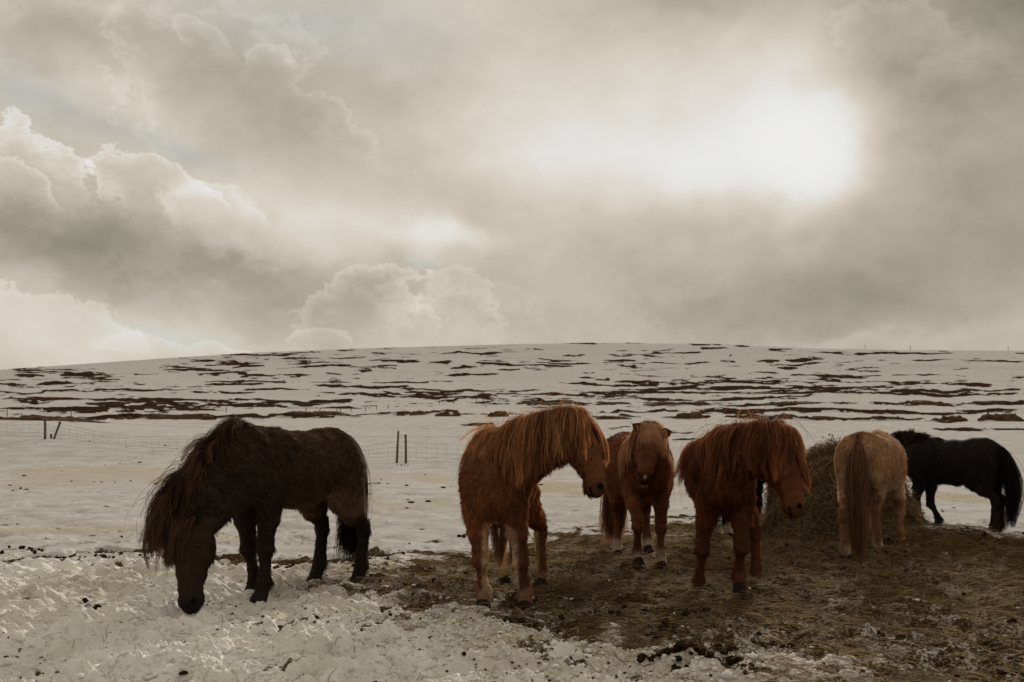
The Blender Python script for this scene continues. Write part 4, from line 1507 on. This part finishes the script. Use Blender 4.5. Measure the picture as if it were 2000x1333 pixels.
# ---- loose straw over the trodden ground
n = 150000
yy = np.exp(g_.uniform(math.log(5.1), math.log(15.5), n))
xx = yy * g_.uniform(-.62, .66, n)
md, sd = mud_mask(xx, yy)
dens = sstep(-.08, .10, sd) * (0.35 + 0.65 * sstep(-.25, .25, fbm2(xx * 1.8, yy * 1.8, 4, 120))) * (0.45 + .55 * sstep(6.0, 9.0, yy))
dens = np.maximum(dens, np.exp(-((xx - HX) ** 2 + (yy - HY + .4) ** 2) / 3.2))
keep = g_.random(n) < dens
xx, yy = xx[keep], yy[keep]
n = len(xx)
a = g_.normal(0.0, .9, n) + fbm2(xx * 1.5, yy * 1.5, 3, 121) * 5
d = np.stack([np.cos(a), np.sin(a), np.abs(g_.normal(0.05, .20, n))], -1)
ln = (.05 + .16 * g_.random(n) ** 1.5)
pts = np.zeros((n, 5, 3))
z0 = full_z(xx, yy) + g_.random(n) * .022 + .003 + .03 * np.maximum(fbm2(xx * 2.5, yy * 2.5, 3, 123), 0)
pts[:, 0] = np.stack([xx, yy, z0], -1)
bend = g_.normal(0, .5, (n, 3)) * [1, 1, .2]
for j in range(1, 5):
    pts[:, j] = pts[:, j - 1] + d * (ln / 4)[:, None]
    d = unit(d + bend * .4 + np.array([0, 0, -.16]))
o = curves_obj('loose_straw', pts, .0015, hay_colors(n, g_, .9), M_straw)
tag(o, 'trampled brown hay strewn over the muddy ground at the right', 'straw', kind='stuff')

# ---- sparse dark straws on the snow in front
n = 3600
yy = np.exp(g_.uniform(math.log(5.1), math.log(10.5), n))
xx = yy * g_.uniform(-.6, .45, n)
md, sd = mud_mask(xx, yy)
keep = (g_.random(n) < .25 + .75 * sstep(-.1, .3, fbm2(xx * 1.5, yy * 1.5, 3, 130))) & (md < .6) & (g_.random(n) < .30 + .7 * sstep(-.5, -.05, sd))
xx, yy = xx[keep], yy[keep]
n = len(xx)
a = g_.uniform(0, math.pi, n)
d = np.stack([np.cos(a), np.sin(a), g_.normal(0.08, .22, n)], -1)
ln = .025 + .09 * g_.random(n) ** 1.8
pts = np.zeros((n, 5, 3))
pts[:, 0] = np.stack([xx, yy, full_z(xx, yy) + .008], -1)
bend = g_.normal(0, .9, (n, 3)) * [1, 1, .3]
for j in range(1, 5):
    pts[:, j] = pts[:, j - 1] + d * (ln / 4)[:, None]
    pts[:, j, 2] = np.maximum(pts[:, j, 2], full_z(pts[:, j, 0], pts[:, j, 1]) + .004)
    d = unit(d + bend * .4)
o = curves_obj('scattered_straw', pts, .0011, hay_colors(n, g_, .55), M_straw)
tag(o, 'single straws lying on the trampled snow in front', 'straw', kind='stuff')


# ---- lumps: one unit blob reshaped many times
def unit_blob():
    bm_ = []
    f = []
    k, m = 5, 8
    for i in range(k):
        a_ = math.pi * (i + .5) / k
        for j in range(m):
            b_ = 2 * math.pi * (j + .5 * (i % 2)) / m
            bm_.append([math.sin(a_) * math.cos(b_), math.sin(a_) * math.sin(b_), math.cos(a_)])
    for i in range(k - 1):
        for j in range(m): f.append([i * m + j, (i + 1) * m + j, (i + 1) * m + (j + 1) % m, i * m + (j + 1) % m])
    bm_ += [[0, 0, 1], [0, 0, -1]]
    T_, B_ = k * m, k * m + 1
    for j in range(m):
        f.append([T_, j, (j + 1) % m, (j + 1) % m])
        f.append([B_, (k - 1) * m + (j + 1) % m, (k - 1) * m + j, (k - 1) * m + j])
    return np.array(bm_), f


UB, UF = unit_blob()


def lumps(name, x, y, z, r, mat, parent=None, flat=.7, seed=3, rough=.35, attrs=None):
    g = np.random.default_rng(seed)
    n = len(x)
    V = np.tile(UB, (n, 1, 1))
    off = g.random((n, 1, 3)) * 50
    nz3 = vnoise3(V * 1.9 + off, 7) * rough * 2 + vnoise3(V * 4 + off, 8) * rough
    V = V * (1 + nz3[..., None])
    V = V * (r[:, None, None] * np.array([1, 1, flat]) * (.75 + .5 * g.random((n, 1, 3))))
    a = g.random(n) * 6.28
    ca, sa = np.cos(a)[:, None], np.sin(a)[:, None]
    X_, Y_ = V[..., 0] * ca - V[..., 1] * sa, V[..., 0] * sa + V[..., 1] * ca
    V = np.stack([X_ + x[:, None], Y_ + y[:, None], V[..., 2] + z[:, None]], -1)
    m = len(UB)
    fs = [[a + i * m for a in (f if f[2] != f[3] else f[:3])] for i in range(n) for f in UF]
    return mesh_obj(name, V.reshape(-1, 3), fs, mat, parent, attrs=attrs(len(V.reshape(-1, 3))) if attrs else None)


# dung piles that can be told apart
for px, py, R_, cnt, lab in [
        (1350, 1303, .30, 80, 'large heap of dark dung balls at the snow edge in the foreground'),
        (163, 1187, .17, 16, 'dark dung heap lying alone on the churned snow at the lower left'),
        (916, 1049, .13, 12, 'dung heap on the snow just left of the bent-neck horse'),
        (1030, 1219, .20, 14, 'flattened dung heap in front of the bent-neck horse'),
        (28, 1079, .30, 16, 'wide dung heap at the left end of the trodden line'),
        (786, 916, .22, 10, 'small dung heap on the snow below the pair of fence posts'),
        (728, 947, .20, 9, 'small dung heap on snow behind the grazing horse'),
        (37, 958, .22, 8, 'small dung heap on open snow near the left edge'),
        (1420, 1278, .13, 9, 'small dung heap on trodden hay behind the large heap'),
        (1500, 1262, .16, 9, 'low dung heap on the trodden hay in the right foreground'),
        (565, 1112, .16, 8, 'dung balls beside the grazing horse, behind its forelegs')]:
    p = ground_at(px, py)
    zt = float(full_z(p[0], p[1])[0])
    t = empty('dung_pile', (p[0], p[1], zt), label=lab, cat='dung pile', group='dung heaps on the ground')
    g = np.random.default_rng(int(px))
    rad = R_ * np.sqrt(g.random(cnt))
    an = g.random(cnt) * 6.28
    x, y = rad * np.cos(an) * 1.25, rad * np.sin(an) * .8
    r = .015 + .017 * g.random(cnt)
    z = .012 + np.maximum(0, (1 - rad / R_)) * .055 * g.random(cnt)
    zz = full_z(x + p[0], y + p[1]) - zt + z
    one = None
    for i in range(cnt):
        if i < 6:
            b = lumps('dung_ball', np.zeros(1), np.zeros(1), np.zeros(1), np.ones(1) * .03, M_dung, t, seed=i)
            protos = [b] if i == 0 else protos + [b]
        else:
            b = protos[i % 6].copy()
            C.objects.link(b)
        b.location = (x[i], y[i], zz[i])
        sc_i = r[i] / .03
        b.scale = (sc_i, sc_i, sc_i)
        b.rotation_euler = (0, 0, g.random() * 6.28)

_ico = [(0, 0, 1)] + [(math.cos(a) * .89, math.sin(a) * .89, .447) for a in np.arange(5) * 1.2566] + [(math.cos(a) * .89, math.sin(a) * .89, -.447) for a in np.arange(5) * 1.2566 + .628] + [(0, 0, -1)]
UB = np.array(_ico)
UF = [[0, 1 + i, 1 + (i + 1) % 5, 1 + (i + 1) % 5] for i in range(5)] + [[1 + i, 6 + i, 1 + (i + 1) % 5, 1 + (i + 1) % 5] for i in range(5)] + \
     [[1 + (i + 1) % 5, 6 + i, 6 + (i + 1) % 5, 6 + (i + 1) % 5] for i in range(5)] + [[11, 6 + (i + 1) % 5, 6 + i, 6 + i] for i in range(5)]
# scattered clods
n = 16000
yy = np.exp(g_.uniform(math.log(5.2), math.log(16), n))
xx = yy * g_.uniform(-.6, .62, n)
md, sd = mud_mask(xx, yy)
ln_ = np.exp(-((yy - 1.3 * F / (1088.0 - HORIZON) - .1) / .28) ** 2) * (xx < .6)
pr = sstep(-.04, .05, sd) * sstep(.02, .4, fbm2(xx * 1.3, yy * 1.3, 4, 140)) * .9 + ln_ * 1.0 * sstep(-.15, .3, fbm2(xx * 1.2, yy, 3, 141)) + .008
keep = g_.random(n) < pr
xx, yy = xx[keep], yy[keep]
r = .009 + .022 * g_.random(len(xx)) ** 2.2
o = lumps('dung_clods', xx, yy, full_z(xx, yy) + r * .3, r, M_dung, seed=21)
tag(o, 'small dark clods of dung and soil scattered over the trodden ground', 'clods', kind='stuff')
# lone dark specks on the middle field
n = 260
yy = g_.uniform(14, 48, n)
xx = yy * g_.uniform(-.55, .55, n)
keep = fbm2(xx * .25, yy * .18, 3, 150) > .12
xx, yy = xx[keep], yy[keep]
r = .03 + .06 * g_.random(len(xx)) ** 2
o = lumps('field_clods', xx, yy, full_z(xx, yy) + r * .2, r, M_dung, seed=22, flat=.45)
tag(o, 'dark specks of turf and dung on the smooth snow of the field', 'clods', kind='stuff')

# snow crumbs
M_snow = mat_simple('snow_lump', (.66, .64, .60), (.80, .79, .77), 14, .85, .02, .2)
n = 6000
yy = np.exp(g_.uniform(math.log(5.1), math.log(12.5), n))
xx = yy * g_.uniform(-.6, .5, n)
md, sd = mud_mask(xx, yy)
pr = .16 * sstep(11.0, 6.5, yy) * (md < .5) + .9 * np.exp(-((sd + .02) / .05) ** 2) * sstep(-.1, .25, fbm2(xx * 2, yy * 2, 3, 160)) + .12 * (md > .5) * sstep(9.5, 6, yy)
keep = g_.random(n) < pr
xx, yy = xx[keep], yy[keep]
r = (.008 + .030 * g_.random(len(xx)) ** 2.4) * np.where(md[keep] > .5, .6, 1)
o = lumps('snow_crumbs', xx, yy, full_z(xx, yy) + r * .15, r, M_snow, seed=23, flat=.55, rough=.55)
tag(o, 'lumps of broken crusty snow along the edge of the trodden ground', 'snow lumps', kind='stuff')


n = 38000
yy = np.exp(g_.uniform(math.log(5.1), math.log(11.2), n))
xx = yy * g_.uniform(-.6, .5, n)
md, sd = mud_mask(xx, yy)
pr = (.75 * sstep(-.1, .3, fbm2(xx * 1.7, yy * 1.7, 3, 170)) + .08) * (md < .5) + .30 * (md > .5) * sstep(10, 6, yy) * sstep(-.05, .3, fbm2(xx * 1.1, yy * 1.1, 3, 171))
keep = g_.random(n) < pr
xx, yy = xx[keep], yy[keep]
r = .005 + .013 * g_.random(len(xx)) ** 2
o = lumps('snow_grit', xx, yy, full_z(xx, yy) + r * .3, r, M_snow, seed=24, flat=.8, rough=.3)
tag(o, 'fine crusty crumbs of snow all over the trampled foreground', 'snow crumbs', kind='stuff')
n = 9000
yy = np.exp(g_.uniform(math.log(5.1), math.log(11.2), n))
xx = yy * g_.uniform(-.6, .5, n)
md, sd = mud_mask(xx, yy)
keep = g_.random(n) < (.55 * np.exp(-((sd + .06) / .14) ** 2) + .35 * sstep(.05, .35, fbm2(xx * 1.1, yy * 1.1, 4, 172))) * (md < .7)
xx, yy = xx[keep], yy[keep]
r = .004 + .009 * g_.random(len(xx)) ** 2
M_crumb = mat_simple('dirt_crumb', (.035, .020, .010), (.14, .085, .045), 30, .95, .004, .05)
o = lumps('dirt_crumbs', xx, yy, full_z(xx, yy) + r * .2, r, M_crumb, seed=25, flat=.6, rough=.3)
tag(o, 'brown crumbs of soil and hay trodden into the snow', 'dirt crumbs', kind='stuff')


# ---- turf hummocks in the middle distance
def mound(px0, px1, py, hpx, lab, seed):
    c = land_at((px0 + px1) / 2, py)
    s = F / c[1]
    L_, H_ = (px1 - px0) / s / 2, hpx / s
    D_ = max(min(L_ * .5, 2.2), H_ * 1.2)
    g = np.random.default_rng(seed)
    nx, ny = max(24, int(L_ * 10)), 12
    nx = min(nx, 260)
    vs = []
    for i in range(nx + 1):
        for j in range(ny + 1):
            u_, v_ = i / nx * 2 - 1, j / ny * 2 - 1
            vs.append([u_, v_])
    vs = np.array(vs)
    x, y = vs[:, 0] * L_, vs[:, 1] * D_ * (1 + .3 * np.sin(vs[:, 0] * 3 + seed))
    wx, wy = x + c[0], y + c[1]
    off_ = (seed * .37) % 1 * .9 - .45
    prof = np.maximum(0, 1 - np.abs(vs[:, 0]) ** 3) ** .8 * (1 - .45 * np.abs(vs[:, 0] - off_)) * np.maximum(0, 1 - np.abs(vs[:, 1]) ** 2.2) ** .8
    nz3 = .95 + fbm2(vs[:, 0] * L_ * .9 + seed, wy * .9, 3, 200 + seed) * 2.2 + fbm2(wx * 5, wy * 5, 2, 210) * .35
    z = H_ * np.minimum(np.maximum(prof * nz3, 0), .9 + fbm2(wx * 3, wy * 3, 2, 211) * .3) * 1.05 - .08
    gz = full_z(wx, wy)
    fs = [[i * (ny + 1) + j, (i + 1) * (ny + 1) + j, (i + 1) * (ny + 1) + j + 1, i * (ny + 1) + j + 1] for i in range(nx) for j in range(ny)]
    o = mesh_obj('turf_mound', np.stack([x, y, z + gz - c[2]], -1), fs, M_turf, loc=c)
    return tag(o, lab, 'turf mound', 'turf mounds showing through the snow')


MOUNDS = [
    (-60, 215, 821, 11, 'long low turf bank in snow at the far left behind the leaning post'),
    (205, 450, 818, 10, 'long ragged turf bank in snow above the grazing horse, left stretch'),
    (520, 690, 811, 8, 'low turf bank in snow above the rump of the grazing horse'),
    (773, 838, 811, 9, 'small turf mound right of the grazing horse, left one of two close together'),
    (848, 902, 813, 12, 'small round turf mound left of the bent-neck horse, right one of two'),
    (946, 996, 814, 11, 'turf mound just above the withers of the bent-neck horse'),
    (1160, 1238, 819, 8, 'flat turf mound between the bent-neck horse and the horse facing the viewer'),
    (1316, 1374, 818, 13, 'pointed turf mound right of the ears of the horse facing the viewer'),
    (1436, 1488, 818, 12, 'rounded turf mound above the shaggy red horse'),
    (1515, 1562, 818, 11, 'small turf mound above the black mane behind the shaggy red horse'),
    (1570, 1665, 821, 9, 'wide flat turf mound above the hay pile'),
    (1675, 1800, 821, 10, 'long uneven turf mound above the dun horse'),
    (1816, 1890, 822, 14, 'arched turf mound above the neck of the black horse at the right'),
    (1905, 1998, 822, 15, 'tallest turf mound above the rump of the black horse at the right'),
    (1005, 1142, 790, 5, 'distant long turf ridge above the bent-neck horse'),
    (1156, 1236, 790, 5, 'distant low turf ridge above and left of the horse facing the viewer'),
    (1250, 1392, 791, 7, 'distant wavy turf ridge above the horse facing the viewer'),
    (1490, 1600, 790, 6, 'distant turf ridge above and left of the hay pile'),
    (1625, 1668, 790, 7, 'distant small turf knob above the hay pile'),
    (1695, 1738, 790, 7, 'distant small turf knob above the dun horse'),
    (1745, 1862, 790, 8, 'distant broad turf ridge above the black horse at the right'),
    (1875, 1960, 790, 7, 'distant turf ridge near the right edge'),
]
for i, m in enumerate(MOUNDS): mound(*m, i)


# ---- fences
def pole(name, a, b, r, parent, mat=M_wood, seg=8):
    a, b = np.array(a, float), np.array(b, float)
    ax = unit(b - a)
    u_ = unit(np.cross(ax, [0.1, 1, 0.2]))
    v_ = np.cross(ax, u_)
    vs = []
    g = np.random.default_rng(int(abs(a[0]) * 100))
    for t in (0, .3, .7, 1):
        for k in range(seg):
            an = 2 * math.pi * k / seg
            rr = r * (1.06 - .12 * t) * (1 + .12 * g.normal())
            vs.append(a + (b - a) * t + (u_ * math.cos(an) + v_ * math.sin(an)) * rr)
    fs = [[l * seg + k, l * seg + (k + 1) % seg, (l + 1) * seg + (k + 1) % seg, (l + 1) * seg + k] for l in range(3) for k in range(seg)]
    fs += [list(range(seg))[::-1], list(range(3 * seg, 4 * seg))]
    return mesh_obj(name, vs, fs, mat, parent, smooth=False)


def wire_tubes(lines, r):
    vs, fs = [], []
    for ln in lines:
        ln = np.array(ln)
        for i, p in enumerate(ln):
            d = unit(ln[min(i + 1, len(ln) - 1)] - ln[max(i - 1, 0)])
            u_ = unit(np.cross(d, [.3, .9, .31]))
            v_ = np.cross(d, u_)
            for k in range(3):
                an = 2.094 * k
                vs.append(p + (u_ * math.cos(an) + v_ * math.sin(an)) * r)
            if i:
                b = len(vs) - 6
                for k in range(3): fs.append([b + k, b + (k + 1) % 3, b + 3 + (k + 1) % 3, b + 3 + k])
    return vs, fs


fence = empty('wire_fence', (0, 0, 0), label='sagging wire netting fence on leaning wooden posts across the snowfield', cat='fence')
A = land_at(88, 858)
B = land_at(775, 905)
B2 = land_at(793, 906)
Lf = A + (A - B) * .25
Rt = B2 + (B2 - A) * .55
Lf[2] = full_z(Lf[0], Lf[1])[0]
Rt[2] = full_z(Rt[0], Rt[1])[0]


def up_px(p, px_top, py_top):
    t = at(px_top, py_top, p[1])
    return t


pole('post', A - [0, 0, .1], up_px(A, 88, 814), .055, fence)
P2 = land_at(104, 858)
pole('post', P2 - [0, 0, .1], up_px(P2, 118, 824), .055, fence)
P3 = land_at(100, 857)
pole('stub_post', P3 - [0, 0, .1], up_px(P3, 100, 848), .05, fence)
pole('post', B - [0, 0, .1], up_px(B, 778, 842), .050, fence)
pole('post', B2 - [0, 0, .1], up_px(B2, 792, 849), .050, fence)
pole('post', Rt - [0, 0, .1], Rt + [0, 0, 1.3], .05, fence)
pole('post', Lf - [0, 0, .1], Lf + [0, 0, 1.3], .05, fence)
hor, ver = [], []
nodes = [Lf, A, (B + A) / 2, B, B2, Rt]
nodes[2][2] = full_z(nodes[2][0], nodes[2][1])[0]
for si in range(5):
    a, b = nodes[si], nodes[si + 1]
    span = np.linalg.norm(b - a)
    ns_ = max(2, int(span / .45))
    for hi, hh_ in enumerate((.10, .28, .48, .70, .92, 1.18)):
        line = []
        for i in range(ns_ + 1):
            t = i / ns_
            p = a + (b - a) * t
            gz = full_z(p[0], p[1])[0]
            sag = (.50 if si in (1, 2) else .16) * math.sin(math.pi * t) * (hh_ if hi < 5 else .35) * (span > 3)
            jit = .05 * math.sin(i * 1.7 + hi * 2.1) * .6
            line.append([p[0], p[1] + jit, gz + hh_ - sag + .02 * math.sin(i * 2.3 + hi)])
        hor.append(line)
        if hi == 4: tops = line
        if hi == 0: bots = line
    for i in range(ns_ + 1):
        b0, t0 = np.array(bots[i]), np.array(tops[i])
        ver.append([b0, (b0 + t0) / 2 + [.06 * math.sin(i * 3.1), 0, 0], t0])
vs, fs = wire_tubes(hor, .0045)
mesh_obj('strand_wire', vs, fs, M_wire, fence)
vs, fs = wire_tubes(ver, .0035)
mesh_obj('netting', vs, fs, M_wire, fence)

fence2 = empty('far_fence', (0, 0, 0), label='distant row of thin fence posts along the turf bank at the left', cat='fence')
prev = None
wl = []
for px, pb, pt in [(14, 815, 798), (139, 814, 800), (240, 812, 798), (320, 808, 793), (384, 806, 794), (442, 806, 795), (598, 806, 796), (621, 806, 797), (658, 806, 797), (665, 805, 798), (686, 804, 796), (714, 804, 795),
                   (735, 800, 792), (758, 798, 790), (858, 790, 782), (886, 789, 780), (930, 788, 778), (944, 787, 778), (962, 786, 776), (975, 786, 776)]:
    p = land_at(px, pb)
    tp = up_px(p, px + (6 if px == 621 else 0), pt)
    pole('post', p - [0, 0, .1], tp, max(.045, .00035 * p[1]), fence2)
for px, pb, pt, lab in [(1690, 680, 672, 'tiny fence post on the skyline, leftmost of three'), (1778, 682, 673, 'tiny fence post on the skyline, middle one of three'), (1969, 683, 675, 'tiny fence post on the skyline at the far right')]:
    p = land_at(px, pb + 1)
    o = pole('skyline_post', [0, 0, -.5], [0, 0, (pb - pt) / F * p[1]], .16, None)
    o.location = p
    tag(o, lab, 'fence post', 'posts on the skyline')
# small hut-like rock on the slope
for px, pb, wpx, hpx, lab in [(1187, 744, 9, 7, 'small dark rock standing on the snowy hillside'), (1504, 709, 14, 7, 'flat dark rock high on the hillside'), (1427, 696, 5, 4, 'tiny dark rock on the upper slope')]:
    p = land_at(px, pb)
    s = F / p[1]
    o = lumps('rock', np.zeros(1), np.zeros(1), np.zeros(1), np.array([wpx / s * .6]), M_turf, seed=int(px), flat=hpx / wpx * 1.3)
    o.location = p + np.array([0, 0, .1])
    tag(o, lab, 'rock')

# ---- dry weed standing in the hay
wd_ = empty('dry_weed', (HX - .12, HY - .35, HH * .93), label='dry dark weed stalks sticking up from the top of the hay pile', cat='weed')
g = np.random.default_rng(8)
for k in range(9):
    st = np.array([g.normal(0, .10), g.normal(0, .06), -.08])
    an = g.normal(0, .5) - (.5 if k % 3 == 0 else 0)
    hgt = .18 + .20 * g.random()
    ln = [st]
    d = unit([math.sin(an), g.normal(0, .2), 1.2])
    for j in range(5):
        ln.append(ln[-1] + d * hgt / 4)
        d = unit(d + [math.sin(an) * .35, 0, -.08 * j])
    vs, fs = wire_tubes([ln], .0035)
    tw = []
    for q_ in range(5):
        b = np.array(ln[2 + q_ % 4])
        tw.append([b, b + np.array([g.normal(0, .05), g.normal(0, .03), .03 + .03 * g.random()])])
    v2, f2 = wire_tubes(tw, .0025)
    f2 = [[i + len(vs) for i in f] for f in f2]
    st_o = mesh_obj('stem', np.array(vs + v2), fs + f2, M_weed, wd_)
    hx = np.array([t[1] for t in tw] + [ln[-1]])
    lumps('seed_head', hx[:, 0], hx[:, 1], hx[:, 2], np.full(len(hx), .012), M_weed, wd_, seed=k, flat=1.1)['kind'] = 'stuff'
